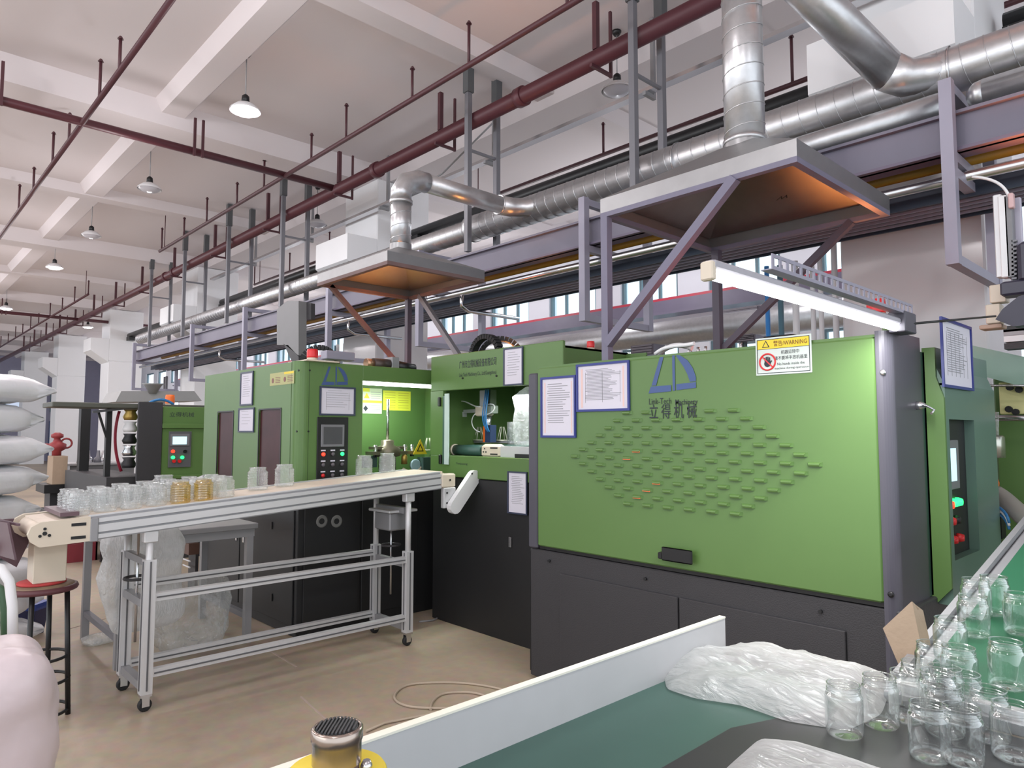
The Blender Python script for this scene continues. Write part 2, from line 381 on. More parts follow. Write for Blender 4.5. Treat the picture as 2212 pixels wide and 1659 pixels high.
# crane beam with red rail, far duct
t = thing('crane_beam', 'dusty lilac steel crane beam with a red rail before the windows', 'beam', (-16, 10.6, 3.7))
part('web', box((-34, 10.52, 3.74), (-2.6, 10.68, 3.97)), BEAMS, t)
part('flange', box((-34, 10.42, 3.7), (-2.6, 10.78, 3.74)), BEAMS, t)
part('rail', box((-34, 10.54, 3.97), (-2.6, 10.66, 4.02)), REDRAIL, t)
def duct(p, q, r, ridge=.13, m=GALV, n=28, rr=.0035):
    return MB().tube([p, q], r, n)
def spiral(p, q, r, ridge=.13, n=18, w=.004):
    """raised lock seam winding round a spiral duct"""
    p, q = V3(p), V3(q); L = (q-p).length; d = (q-p)/L; u = V3((0, 0, 1)) if abs(d.z) < .9 else V3((1, 0, 0)); a = d.cross(u).normalized(); b = d.cross(a); k = int(L/ridge*n)
    return MB().tube([p+d*(ridge*i/n)+(a*cos(2*pi*i/n)+b*sin(2*pi*i/n))*(r+.001) for i in range(k)], w, 4)
def ring(p, d, r, w=.03, t=.008, n=20):
    d = V3(d).normalized(); p = V3(p); return MB().tube([p-d*w/2, p+d*w/2], r+t, n)
o = solo('exhaust_duct', duct((-22, 9.6, 3.25), (-2.4, 9.6, 3.2), .2, .25), GALV, 'long silver duct far behind the machine beneath the crane beam', 'duct')
solo('crossing_conduit', MB().tube([(-8.2, 5.6, 5.0), (-7.4, 5.62, 5.1), (-6.2, 5.6, 5.5)], .012, 6), ALUD, 'thin grey conduit hanging slack under the ceiling above the hood', 'conduit')

# ---------------- hung services ----------------
PZS = 5.17
t = thing('sprinkler_main', 'thick maroon sprinkler main running the length of the hall', 'pipe', (-20, 5.0, PZS))
part('pipe_run', MB().tube([(2, 5.0, PZS), (-44, 5.0, PZS)], .085, 16), REDP, t)
for x in (-8.05, -16.4, -17.0, -5.2+.0):
    part('coupling', ring((x, 5.0, PZS), (1, 0, 0), .085, .1, .02), REDP, t)
for k in range(0, 15):
    x = -1.7-2.45*k
    h = part('hanger', MB().bar((x, 4.98, PZS+.08), (x, 4.98, 5.72), .05).bar((x, 5.2, PZS-.12), (x, 5.2, 5.72), .026).bar((x, 4.9, PZS-.1), (x, 5.21, PZS-.1), .03), REDD, t)
def branch(name, label, p, q, xs, axis, r=.028, up=.42, m=REDD, end_up=False):
    t = thing(name, label, 'pipe', ((p[0]+q[0])/2, (p[1]+q[1])/2, p[2]))
    part('pipe_run', MB().tube([p, q], r, 8), m, t)
    for i, s in enumerate(xs):
        a = (s, p[1], p[2]) if axis == 'x' else (p[0], s, p[2])
        part('dropper', MB().tube([a, (a[0], a[1], p[2]+up*(1 if i % 2 else .8))], .016, 6).lathe((a[0], a[1], p[2]+up*(1 if i % 2 else .8)), [(.03, 0), (.012, .03)], 8), m, t)
    for e in (p, q):
        k_ = .15 if e[0] >= q[0] and e is p else -.15
        hx = e[0]-.3 if e is p else e[0]+.3
        part('hanger_rod', MB().tube([(hx, e[1], p[2]), (hx, e[1], ZC-.01)], .008, 6), m, t)
    return t
branch('sprinkler_branch', 'thin maroon sprinkler line left of the thick main', (2, 4.18, PZS), (-14.7, 4.18, PZS), [PZ(x, y, PZS).x for x, y in ((1228, 15), (1010, 140), (883, 212), (745, 300), (669, 345), (560, 405), (500, 440), (437, 480), (390, 510), (347, 540))], 'x')
branch('sprinkler_branch', 'steep maroon sprinkler line at the upper left corner', (-5.2, 1.72, PZS), (-24, 1.72, PZS), [PZ(x, y, PZS).x for x, y in ((210, 140), (163, 200), (104, 295), (67, 345), (33, 405), (4, 450))], 'x', r=.03)
branch('sprinkler_branch', 'far short sprinkler line ending with an upturned end', (-20.6, 4.18, PZS), (-38, 4.18, PZS), [-20.6, -22.2, -23.8, -25.6, -27.5, -29, -30.6, -32.2, -34, -36], 'x')
branch('sprinkler_branch', 'maroon sprinkler line above the ducts on the right', (3, 6.85, PZS), (-8.4, 6.85, PZS), [-.6, -3.1, -5.6, -7.7, -8.4], 'x', up=.5)
branch('sprinkler_branch', 'dark sprinkler line beyond the second column', (-10.6, 6.85, PZS), (-16.5, 6.85, PZS), [-11, -12.8, -14.6, -16.5], 'x', up=.5)
for lab, X, y0 in (('cross pipe joining the main left of the second column', -9.15, -3), ('far cross pipe joining the main at the left', -25.6, -6)):
    t = thing('cross_pipe', 'maroon '+lab, 'pipe', (X, 3, PZS))
    part('pipe_run', MB().tube([(X, y0, PZS+.02), (X, 7.9 if X < -20 else 4.95, PZS+.02)], .05, 10), REDP, t)
    for y in (2.95, 3.05, .95): part('hanger', MB().bar((X+.07, y, PZS-.06), (X+.07, y, 5.6), .03), REDD, t)
# black cable pipe between columns
for i, (a, b) in enumerate(((-9.28, -2.3), (-17.3, -10.35), (-25.4, -18.35), (-1.2, 6))):
    t = thing('black_cable_pipe', 'thick black pipe '+['from the second column to the right', 'left of the second column', 'left of the third column', 'in the top right corner'][i], 'pipe', ((a+b)/2, 6.4, 4.78))
    part('pipe_run', MB().tube([(a, 6.4, 4.78), (b, 6.4, 4.78)], .085, 12), BLACK, t)
    part('end_bracket', MB().box((a, 6.3, 4.6), (a+.35, 6.5, 4.72)), BLACK, t)
# light conduit on brackets
t = thing('light_trunking', 'pale slim lighting trunking hung on brackets under the ceiling', 'trunking', (-6, 5.67, 5.0))
part('channel', box((-16, 5.62, 5.02), (0, 5.72, 5.06)), STEEL, t); part('cable', MB().tube([(-16, 5.74, 5.08), (-10, 5.75, 5.07), (-4, 5.74, 5.09), (0, 5.74, 5.07)], .01, 6), ALUD, t)
for k in range(6):
    x = -1.6-2.45*k; part('bracket', MB().box((x-.02, 5.6, 4.98), (x+.02, 5.78, 5.02)).box((x-.02, 5.74, 5.02), (x+.02, 5.78, 5.84)), ALUD, t)
# hanging posts in pairs
for i, x in enumerate((-3.62, -5.91, -10.62, -12.9, -15.3, -17.6)):
    t = thing('hanger_frame', ['grey ladder-like hanger posts right of centre at the frame top', 'grey ladder-like hanger posts above the small hood duct', 'grey hanger posts left of the second column, nearer pair', 'grey hanger posts left of the second column, farther pair', 'grey hanger posts near the third column', 'grey hanger posts beyond the third column'][i], 'frame', (x, 5.05, 4.3))
    for j, y in enumerate((4.85, 5.28)):
        part('post', box((x-.03, y-.03, 3.6), (x+.03, y+.03, 5.83)), GREYST, t)
        part('top_plate', box((x-.045, y-.045, 5.42), (x+.045, y+.045, 5.83)), mat('dark_plate', (84, 86, 88), .5), t)
    for z in (4.75,): part('rung', box((x-.012, 4.88, z), (x+.012, 5.25, z+.03)), GREYST, t)
# U frames of the pipe rack
F0, R0 = 4.75, 5.72
for i, x in enumerate((-1.2, -4.12, -6.68, -8.86, -11.8, -14.4, -18.4)):
    t = thing('rack_frame', 'lilac grey square-tube rack frame '+['at the right edge behind the hood', 'under the left end of the big hood', 'right of the small hood', 'beneath the small hood on its left', 'above the left machine', 'left of the left machine', 'at the far left end of the rack'][i], 'frame', (x, 5.2, 2.6))
    part('front_post', box((x-.035, F0-.035, 2.6), (x+.035, F0+.035, 3.74)), LILAC, t)
    part('rear_post', box((x-.035, R0-.035, 2.6), (x+.035, R0+.035, 3.74)), LILAC, t)
    for z, nm in ((2.6, 'bottom_rail'), (3.14, 'middle_rail'), (3.24, 'shelf_rail'), (3.67, 'top_rail')):
        if nm == 'middle_rail' and i != 0: continue
        part(nm, box((x-.03, F0+.035, z), (x+.03, R0-.035, z+.06)), LILAC, t)
t = thing('channel_beam', 'lilac steel channel beam running along the rack front', 'beam', (-8, 4.88, 3.3))
part('web', box((-18.6, 4.84, 3.31), (3, 4.87, 3.56)), CHAN, t); part('lower_flange', box((-18.6, 4.80, 3.31), (3, 4.97, 3.33)), BEAMS, t); part('upper_flange', box((-18.6, 4.80, 3.54), (3, 4.97, 3.56)), CHAN, t)
part('shade_lip', box((-18.6, 4.87, 3.33), (3, 5.0, 3.35)), BEAMS, t)
solo('yellow_pipe', MB().tube([(-17.5, 5.12, 3.34), (3, 5.12, 3.34)], .038, 10), YELP, 'dusty yellow pipe running along the rack', 'pipe')
t = thing('steel_pipe', 'shiny stainless steel pipe below the yellow pipe', 'pipe', (-8, 5.05, 3.2)); part('pipe_run', MB().tube([(-18.8, 5.0, 3.2), (3, 5.0, 3.2)], .034, 12), STEEL, t)
for x in (-6.2, -8.75, -13.6): part('side_branch', MB().tube([(x, 5.0, 3.17), (x, 5.0, 3.05), (x, 5.1, 3.0), (x+.0, 5.9, 3.0)], .024, 8), STEEL, t)
solo('copper_pipe', MB().tube([(-18, 5.13, 3.245), (3, 5.13, 3.245)], .014, 8), mat('copper_orange_pipe', (196, 122, 88), .3, .5), 'thin orange copper pipe just under the steel pipe', 'pipe')
t = thing('cable_tray', 'dark teal cable tray with ribs under the pipe rack', 'tray', (-8, 5.4, 3.1))
part('tray_bed', box((-18.6, 5.2, 3.14), (3, 5.66, 3.16)), TRAYM, t); part('side_lip', MB().box((-18.6, 5.18, 3.12), (3, 5.2, 3.22)).box((-18.6, 5.66, 3.12), (3, 5.68, 3.22)), TRAYM, t)
rb = MB()
for y in (5.28, 5.37, 5.46, 5.56): rb.box((-18.6, y, 3.12), (3, y+.012, 3.14))
part('rib', rb, LILAC, t)
cb = MB()
for y, z in ((5.27, 3.19), (5.34, 3.2), (5.43, 3.19), (5.52, 3.2), (5.6, 3.19)): cb.tube([(-18.6, y, z), (3, y, z)], .022, 6)
part('cable', cb, DARK2, t)
# main duct and second duct
t = thing('main_duct', 'long silver spiral exhaust duct running above the rack', 'duct', (-8, 5.08, 3.94))
part('spiral_tube', duct((-6.1, 5.08, 3.94), (3, 5.08, 3.94), .148, .13), GALV, t)
part('narrow_tube', duct((-19.2, 5.08, 3.94), (-6.1, 5.08, 3.94), .118, .16), GALV, t)
part('spiral_seam', spiral((-6.1, 5.08, 3.94), (3, 5.08, 3.94), 0.148, 0.13), GALV, t)
part('spiral_seam', spiral((-19.2, 5.08, 3.94), (-6.1, 5.08, 3.94), 0.118, 0.13), GALV, t)
part('joint_ring', ring((-6.1, 5.08, 3.94), (1, 0, 0), .148, .06, .006), GALV, t); part('joint_ring', ring((-13.2, 5.08, 3.94), (1, 0, 0), .118, .05, .006), GALV, t)
part('end_cap', MB().lathe((-19.2, 5.08, 3.94), [(.118, 0), (.1, -.05), (.02, -.08)], 16, 'x'), GALV, t)
part('joint_ring', ring((-3.3, 5.08, 3.94), (1, 0, 0), .148, .012, .012), STEEL, t)
for i, (a, b) in enumerate(((-3.95, -1.25), (-1.12, 3))):
    t = thing('lower_duct', ['short lower silver duct behind the big hood', 'lower silver duct with rounded nose at the right edge'][i], 'duct', (a, 4.86, 3.68))
    part('tube', duct((a+.08, 4.92, 3.66), (b, 4.92, 3.66), .088, .2, n=16), GALV, t)
    part('nose', MB().lathe((a+.08, 4.92, 3.66), [(.088, 0), (.08, -.05), (.05, -.085), (.0, -.1)], 16, 'x'), GALV, t)
# hoods
def hood(label, x0, x1, y0, y1, zt, lip, rx, ry, zc, rc, posts):
    t = thing('exhaust_hood', label, 'hood', ((x0+x1)/2, (y0+y1)/2, zt-lip)); th = .006
    def frust(dx, nm):
        a = [(x0+dx, y0+dx, zt-dx), (x1-dx, y0+dx, zt-dx), (x1-dx, y1-dx, zt-dx), (x0+dx, y1-dx, zt-dx)]
        b = [(rx+sx*rc*.9, ry+sy*rc*.9, zc) for sx, sy in ((-1, -1), (1, -1), (1, 1), (-1, 1))]
        return a, b
    a, b = frust(0, ''); a2, b2 = frust(.012, '')
    m = MB(); vs = a+b+a2+[(p[0], p[1], p[2]-.012) for p in b2]
    fs = [(i, (i+1) % 4, 4+(i+1) % 4, 4+i) for i in range(4)]+[(8+i, 8+(i+1) % 4, 12+(i+1) % 4, 12+i) for i in range(4)]
    m.add(vs, fs); part('canopy', m, HOODM, t)
    l = MB(); zb = zt-lip
    for p, q in (((x0, y0, zb), (x1, y0+th, zt)), ((x0, y1-th, zb), (x1, y1, zt)), ((x0, y0+th, zb), (x0+th, y1-th, zt)), ((x1-th, y0+th, zb), (x1, y1-th, zt))): l.box(p, q)
    part('rim', l, HOODM, t)
    g = MB()
    for p, q in (((x0, y0, zb-.03), (x1, y0+.04, zb)), ((x0, y1-.04, zb-.03), (x1, y1, zb)), ((x0, y0+.04, zb-.03), (x0+.04, y1-.04, zb)), ((x1-.04, y0+.04, zb-.03), (x1, y1-.04, zb))): g.box(p, q)
    part('angle_frame', g, BRACE if posts == 1 else BROWNST, t)
    part('collar', MB().tube([(rx, ry, zc-.02), (rx, ry, zc+.05)], rc+.004, 24, cap=False), HOODM, t)
    return t
h1 = hood('large square sheet-metal hood over the louvred machine', -2.76, -1.5, 3.34, 4.62, 3.06, .09, -2.1, 3.95, 3.36, .125, 1)
h2 = hood('small square sheet-metal hood glowing orange inside above the left machine', -5.82, -4.66, 3.0, 4.02, 3.04, .08, -5.22, 3.5, 3.24, .095, 2)
for nm, a, b, w, m in (('post', (-2.73, 3.36, 2.0), (-2.73, 3.36, 2.94), .05, BRACE), ('post', (-2.68, 4.58, 2.0), (-2.68, 4.58, 2.94), .055, mat('dark_post', (76, 70, 84), .5)),
      ('brace', (-1.84, 3.35, 2.95), (-2.72, 3.35, 2.14), .05, BRACE), ('brace', (-1.72, 4.6, 2.95), (-2.66, 4.6, 2.2), .045, mat('dark_post', (76, 70, 84))),):
    part(nm, MB().bar(a, b, w), m, h1)
part('post', MB().bar((-5.8, 3.99, 2.1), (-5.8, 3.99, 2.94), .05), mat('dark_post', (76, 70, 84)), h2)
part('brace', MB().bar((-5.62, 4.0, 2.95), (-4.94, 4.0, 2.24), .045), GREYST, h2)
part('brace', MB().bar((-5.8, 3.12, 2.95), (-5.8, 3.93, 2.22), .04), BROWNST, h2)
text('W', 'marker_scribble', h1, (-2.05, 4.28, 3.12), (1, 0, 0), (0, -1, -.9), .05, BLACK)
# risers and branches
t = thing('small_riser_duct', 'silver duct rising from the small hood and elbowing back to the main duct', 'duct', (-5.22, 3.5, 3.2))
part('riser', duct((-5.22, 3.5, 3.26), (-5.22, 3.5, 3.72), .093), GALV, t)
part('spiral_seam', spiral((-5.22, 3.5, 3.28), (-5.22, 3.5, 3.68), 0.093, 0.11), GALV, t)

part('elbow', MB().tube([(-5.22, 3.5, 3.7), (-5.22, 3.5, 3.78), (-5.22, 3.56, 3.88), (-5.22, 3.68, 3.93), (-5.22, 3.78, 3.93)], .095, 20), GALV, t)
part('branch_tube', duct((-5.22, 3.78, 3.93), (-5.22, 4.72, 3.93), .088, .3), GALV, t)
part('junction_elbow', MB().tube([(-5.22, 4.7, 3.93), (-5.19, 4.86, 3.93), (-5.08, 5.0, 3.93), (-4.85, 5.06, 3.94)], .1, 18), GALV, t)
part('damper_ring', ring((-5.22, 3.5, 3.68), (0, 0, 1), .093, .03, .012), GALV, t)
part('joint_ring', ring((-5.22, 4.7, 3.93), (0, 1, 0), .093, .03, .008), GALV, t)
t = thing('large_riser_duct', 'wide silver spiral duct rising from the large hood out of the frame', 'duct', (-2.1, 3.95, 3.3))
part('riser', duct((-2.1, 3.95, 3.36), (-2.1, 3.95, 4.62), .122), GALV, t)
part('spiral_seam', spiral((-2.1, 3.95, 3.4), (-2.1, 3.95, 4.62), 0.122, 0.125), GALV, t)

part('elbow', MB().tube([(-2.1, 3.95, 4.6), (-2.1, 3.95, 4.72), (-2.07, 3.96, 4.76), (-2.03, 4.0, 4.72)], .125, 24), GALV, t)
part('branch_tube', duct((-2.03, 4.0, 4.72), (-1.56, 4.9, 3.98), .122, .4), GALV, t)
part('junction_elbow', MB().tube([(-1.57, 4.88, 3.995), (-1.49, 4.98, 3.95), (-1.36, 5.04, 3.94), (-1.2, 5.07, 3.94)], .125, 20), GALV, t)
part('joint_ring', ring((-1.25, 5.07, 3.94), (1, .1, 0), .14, .014, .016), STEEL, t)
part('base_flange', ring((-2.1, 3.95, 3.4), (0, 0, 1), .122, .03, .01), GALV, t)
# heaters seen as an orange glow under the hoods
for i, (x0, x1, y, z, lab) in enumerate(((-2.2, -1.35, 4.15, 1.86, 'large'), (-5.75, -5.35, 3.6, 2.16, 'small'))):
    t = thing('oven_heater', 'glowing orange oven heater under the %s hood' % lab, 'heater', ((x0+x1)/2, y, z))
    hb = MB()
    for k in range(4): hb.tube([(x0, y-.15+.1*k, z), (x1, y-.15+.1*k, z)], .01, 6)
    part('heater_tube', hb, HEAT, t); part('reflector', box((x0-.02, y-.2, z-.04), (x1+.02, y+.2, z-.02)), STEEL, t)
area('oven_glow_r', (-1.62, 4.3, 1.9), .25, 2.6, (1, .32, .08), (pi, 0, 0)).data.spread = radians(36)
area('oven_glow_l', (-5.45, 3.5, 2.2), .25, 4, (1, .36, .1), (pi, 0, 0)).data.spread = radians(70)
area('oven_glow_rear', (-4.7, 4.45, 2.35), .2, 2.2, (1, .36, .1), (pi, 0, 0)).data.spread = radians(60)  # added orange light for the branch duct's underside, no oven below it
area('oven_glow_side', (-.75, 4.7, 2.5), .3, 3, (1, .3, .1), (pi, 0, 0)).data.spread = radians(50)  # added orange light to tint the lower duct, no oven modelled here
# bay lamps
def bay_lamp(label, x, y, z, lit):
    t = thing('high_bay_lamp', label, 'lamp', (x, y, z))
    part('shade', MB().lathe((x, y, z), [(.165, 0), (.16, .02), (.10, .075), (.045, .10)], 24, cap=False).lathe((x, y, z), [(.155, .004), (.095, .07), (.04, .095)], 24, cap=False), WHITE, t)
    part('diffuser', MB().lathe((x, y, z), [(.0, -.045), (.1, -.03), (.15, .012)], 24, cap=False), LAMPG if lit else mat('unlit_diffuser', (198, 196, 204), .3), t)
    part('lamp_cap', MB().lathe((x, y, z), [(.045, .1), (.04, .17), (.02, .19)], 14), BLACK, t)
    part('cord', MB().tube([(x, y, z+.19), (x, y, ZC-.02)], .006, 6), ALUD, t)
    part('ceiling_hook', MB().lathe((x, y, ZC-.05), [(.03, 0), (.05, .03), (.05, .05)], 10), BLACK, t)
bay_lamp('bright lit bay lamp, largest on the ceiling', -7.55, 2.98, 5.17, True)
bay_lamp('unlit bay lamp left of the cross pipe', -11.0, 2.96, 5.17, False)
bay_lamp('small unlit bay lamp, second of the dark ones', -14.4, 2.93, 5.17, False)
bay_lamp('lit bay lamp at the left, middle distance', -17.75, 2.94, 5.17, True)
bay_lamp('lit bay lamp cut by the left edge', -24.7, 2.95, 5.17, True)
bay_lamp('lit bay lamp beside the far column', -27.2, 5.55, 5.17, True)
bay_lamp('unlit bay lamp between the right hanger posts', -4.45, 5.68, 5.19, False)
bay_lamp('unlit bay lamp left of the second column', -10.95, 5.62, 5.17, False)
# ---------------- flat prints ----------------
def panelpts(o, X, Yv, poly, d=.0008):
    o, X, Yv = V3(o), V3(X), V3(Yv); n = X.cross(Yv)
    return MB().prism([o+X*u+Yv*v for u, v in poly], n*d)
def rect(o, X, Yv, u0, v0, u1, v1, d=.001): return panelpts(o, X, Yv, [(u0, v0), (u1, v0), (u1, v1), (u0, v1)], d)
def docframe(label, o, X, w, h, rows=14, fm=None, cols=0, tint=None, group=None):
    """paper in a slim frame; o = lower left corner on the surface, X = direction to the right"""
    X = V3(X); Z = V3((0, 0, 1)); n = X.cross(Z); t = thing('document_frame', label, 'notice', V3(o)+X*w/2, group); fm = fm or BLUEF; b = min(.014, w*.05)
    m = MB(); o = V3(o)+n*.002
    for q in ((0, 0, w, b), (0, h-b, w, h), (0, b, b, h-b), (w-b, b, w, h-b)): m.add(*(lambda g: (g.v, g.f))(rect(o, X, Z, *q, d=.01)))
    part('frame', m, fm, t)
    part('paper', rect(o+n*.001, X, Z, b, b, w-b, h-b, .002), PAPER, t)
    ln = MB(); rnd = random.Random(len(label)); pw, ph = w-2*b, h-2*b; q = o+n*.0035
    for i in range(rows):
        v = b+ph*(.9-.72*i/rows); u0 = b+pw*(.14+.06*rnd.random()); u1 = b+pw*(.62+.28*rnd.random()) if i else b+pw*.62
        ln.add(*(lambda g: (g.v, g.f))(rect(q, X, Z, u0, v, u1, v+ph*.012, .0006)))
    for i in range(cols):
        u = b+pw*(.15+.7*i/max(1, cols-1)); ln.add(*(lambda g: (g.v, g.f))(rect(q, X, Z, u, b+ph*.15, u+pw*.006, b+ph*.85, .0006)))
    if rows: part('printed_lines', ln, INK, t, kind='stuff')
    if tint:
        part('coloured_margin', MB().add(*(lambda g: (g.v, g.f))(rect(q, X, Z, b+pw*.06, b+ph*.04, b+pw*.1, b+ph*.94, .0005))).add(*(lambda g: (g.v, g.f))(rect(q, X, Z, b+pw*.9, b+ph*.04, b+pw*.93, b+ph*.94, .0005))), tint, t)
    return t
PEACH = mat('pale_peach_print', (226, 196, 190), .7)
def logo(parent, o, X, Yv, w, m):
    def P(l): return [((x-1200)/500*w, (415-y)/500*w) for x, y in l]
    for l in ([(1330, 90), (1370, 90), (1285, 345), (1235, 345)], [(1228, 352), (1445, 350), (1445, 405), (1200, 415)], [(1462, 85), (1488, 85), (1488, 400), (1462, 402)],
              [(1500, 345), (1700, 335), (1700, 385), (1500, 398)]):
        l = [(x, y) for x, y in reversed(l)]; part('logo_stroke', panelpts(o, X, Yv, P(l)), m, parent)
    out = [(1500, 85), (1545, 90), (1620, 140), (1670, 210), (1700, 290), (1700, 328), (1640, 330), (1615, 260), (1575, 190), (1530, 130)]
    q = [P([p])[0] for p in reversed(out)]; part('logo_stroke', panelpts(o, X, Yv, q), m, parent)
ZU = V3((0, 0, 1)); XR = V3((1, 0, 0)); YR = V3((0, 1, 0))

# ================= louvred machine (right) =================
YF = 3.26
t = R = thing('moulding_machine', 'large green machine with a diamond of louvres on a charcoal base', 'machine', (-2.2, 3.9, 0))
part('base_cabinet', box((-3.33, 3.275, .02), (-1.06, 4.66, .835), .006), DARK, t)
part('plinth', box((-3.3, 3.31, 0), (-1.1, 4.6, .02)), BLACK, t)
for x0, x1 in ((-3.05, -2.186), (-2.176, -1.31)):
    part('base_door', box((x0, 3.262, .07), (x1, 3.275, .71), .003), DARK, t)
for x in (-3.325, -3.04, -2.18, -1.31): part('shadow_gap', box((x-.0035, 3.2735, .05), (x+.0035, 3.2765, .82 if x < -3.3 else .705)), BLACK, t)
for x in (-2.4, -1.42, -3.15): part('bolt', MB().lathe((x, 3.262, .775), [(.009, 0), (.009, .012)], 10, 'y'), BLACK, t)
part('front_panel', box((-3.245, YF, .862), (-1.142, 3.3, 2.02), .008), GREEN, t)
part('top_edge', box((-3.25, 3.27, 2.02), (-1.13, 3.36, 2.032)), GREEN, t)
part('panel_gap', box((-3.25, 3.285, .84), (-1.12, 3.32, .862)), BLACK, t)
part('left_post', box((-3.335, 3.262, .84), (-3.252, 3.36, 1.99), .01), SLATE, t)
part('left_side', box((-3.30, 3.36, .84), (-3.28, 4.6, 1.98)), GREEN, t)
part('back_panel', box((-3.30, 4.58, .84), (-1.1, 4.62, 1.98)), GREEN, t)
part('right_side', box((-1.10, 3.7, .84), (-1.075, 4.6, 1.98)), GREEN, t)
cs = arc((-1.135, YF+.055, 0), .055, -pi/2, 0, 8, XR, YR)
poly = [V3((-1.14, 3.3, 0)), V3((-1.14, YF, 0))]+cs+[V3((-1.08, 3.66, 0)), V3((-1.12, 3.66, 0))]
part('corner_post', MB().prism([p+ZU*.0 for p in poly], (0, 0, 2.045)), SLATE, t)
for z in (1.86, .905): part('post_button', MB().lathe((-1.112, YF-.004, z), [(.006, 0), (.013, .003), (.013, .008)], 12, 'y'), STEEL if z > 1 else BLACK, t)
part('recess_panel', box((-1.12, 3.66, .2), (-1.082, 3.70, 1.98)), mat('dark_green_recess', (58, 84, 76), .4), t)
# louvres
def louvre_mesh():
    m = MB(); w, h, d = .035, .0115, .019; n = 6; rows = []
    for i in range(5):
        a = i/4*pi/2; z = h*cos(a)-h*.2; yy = -d*sin(a)*1.0; k = w*(1-.28*sin(a)); rows.append([(-k, yy, z), (k, yy, z)])
    rows.append([(-w*.72, -d*.8, -h*.9), (w*.72, -d*.8, -h*.9)])
    vs = [p for r in rows for p in r]; fs = [(2*i, 2*i+1, 2*i+3, 2*i+2) for i in range(5)]
    L = len(vs); vs += [(-w, 0, -h*.9), (w, 0, -h*.9)]
    fs += [(0, 2, 4, 6, 8, 10, L), (1, L+1, 11, 9, 7, 5, 3)]
    m.add(vs, fs, False); return m.mesh('louvre', GREEN)
LM = louvre_mesh(); SL = box((-.026, -.0006, -.0075), (.026, .0006, -.0008)).mesh('slot', BLACK)
SLH = box((-.026, -.0009, -.0085), (.026, .0009, .000)).mesh('slot_glow', mat('louvre_glow', (255, 110, 70), .5, emit=.35))  # emissive strip imitates oven light showing through a slot
for k in range(-6, 7):
    n = 12-abs(k); x0 = -2.165-(n-1)*.0677
    for i in range(n):
        if k == 6 and i in (2, 3): continue
        x, z = x0+i*.1354, 1.450+k*.0436
        o = part('louvre', LM, None, R, loc=(x, YF, z))
        s = part('slot', SLH if (k, i) in ((-3, 3), (-4, 2), (-5, 1), (1, 3), (0, 3)) else SL, None, o, loc=(x, YF-.0008 if SLH else YF, z-.0005))
        if (k, i) in ((-3, 3), (-4, 2), (-5, 1), (1, 3), (0, 3)): s['label'] = 'slot glowing orange from the oven inside'; s.location.y = -.0158
h = part('panel_handle', box(PY(1430, 1208, YF-.035)+V3((0, -.008, -.004)), PY(1496, 1190, YF-.035)+V3((0, .004, 0)), .006), BLACK, R)
for px in (1434, 1490): p = PY(px, 1196, YF); part('handle_foot', box((p.x-.014, YF-.04, p.z-.024), (p.x+.014, YF, p.z+.012), .004), BLACK, h)
# logo and lettering on the panel
lo = PY(1401, 850, YF-.003); logo(R, lo, XR, ZU, .308, BLUEL)
text('Link-Tech', 'lettering', R, PY(1402, 874, YF-.003), XR, ZU, .034, INKD, .148); text('Machinery', 'lettering', R, PY(1459, 878, YF-.003), XR, ZU, .038, INKD, .138, bold=.006)
text('立 得 机 械', 'lettering', R, PY(1403, 905, YF-.003), XR, ZU, .082, INKD, .305, bold=.004)
# warning plate
a, b = PY(1634, 812, YF-.001), PY(1753, 737, YF-.001); w, hh = b.x-a.x, .185
wp = thing('warning_plate', 'yellow and white warning plate with a crossed-out hand on the louvred machine', 'sign', (a.x+w/2, YF-.001, a.z))
part('plate', box((a.x, YF-.004, a.z), (b.x, YF-.001, a.z+hh), .001), mat('plate_white', (206, 216, 210), .4), wp)
q = V3((a.x, YF-.0042, a.z))
bd = MB()
for r_ in ((.008, .008, w-.008, .011), (.008, hh-.011, w-.008, hh-.008), (.008, .008, .011, hh-.008), (w-.011, .008, w-.008, hh-.008), (.008, hh*.69, w-.008, hh*.70)): bd.add(*(lambda g: (g.v, g.f))(rect(q, XR, ZU, *r_, d=.0009)))
part('border', bd, INKD, wp); part('yellow_band', rect(q, XR, ZU, .011, hh*.70, w-.011, hh-.011, .0006), YEL, wp)
text('警告/WARNING', 'lettering', wp, q+XR*.095+ZU*(hh*.75)-YR*.001, XR, ZU, .028, mat('dark_red_print', (120, 66, 34), .6), w-.115, bold=.003)
tr = MB().prism([q+V3((u, -.0012, v)) for u, v in ((.035, hh*.74), (.075, hh*.74), (.055, hh*.93))], (0, -.0004, 0)); part('triangle', tr, INKD, wp)
part('triangle_fill', MB().prism([q+V3((u, -.0016, v)) for u, v in ((.042, hh*.76), (.068, hh*.76), (.055, hh*.89))], (0, -.0004, 0)), YEL, wp)
c = q+V3((.062, -.002, hh*.35))
part('red_ring', MB().tube(arc(c, .040, 0, 2*pi, 28, XR, ZU)[:-1], .004, 6, closed=True), RED, wp); part('red_slash', MB().bar(c+V3((-.028, 0, .028)), c+V3((.028, 0, -.028)), .006, .003, up=(0, 1, 0)), RED, wp)
hd = MB().lathe(c+V3((0, .0006, -.008)), [(.017, 0), (.017, -.001)], 14, 'y')
for i in range(4): hd.bar(c+V3((-.011+.0075*i, 0, -.004)), c+V3((-.014+.0085*i, 0, .022+(.004 if i in (1, 2) else 0))), .0055, .001, up=(0, 1, 0))
hd.bar(c+V3((.012, 0, -.008)), c+V3((.022, 0, .006)), .006, .001, up=(0, 1, 0)); part('hand_symbol', hd, INKD, wp)
for i, s in enumerate(('机器运转中', '请不要将手放机器里')): text(s, 'lettering', wp, q+XR*(w*(.47-.12*i))+ZU*(hh*(.53-.15*i))-YR*.001, XR, ZU, .019, INKD, w*[.32, .58][i])
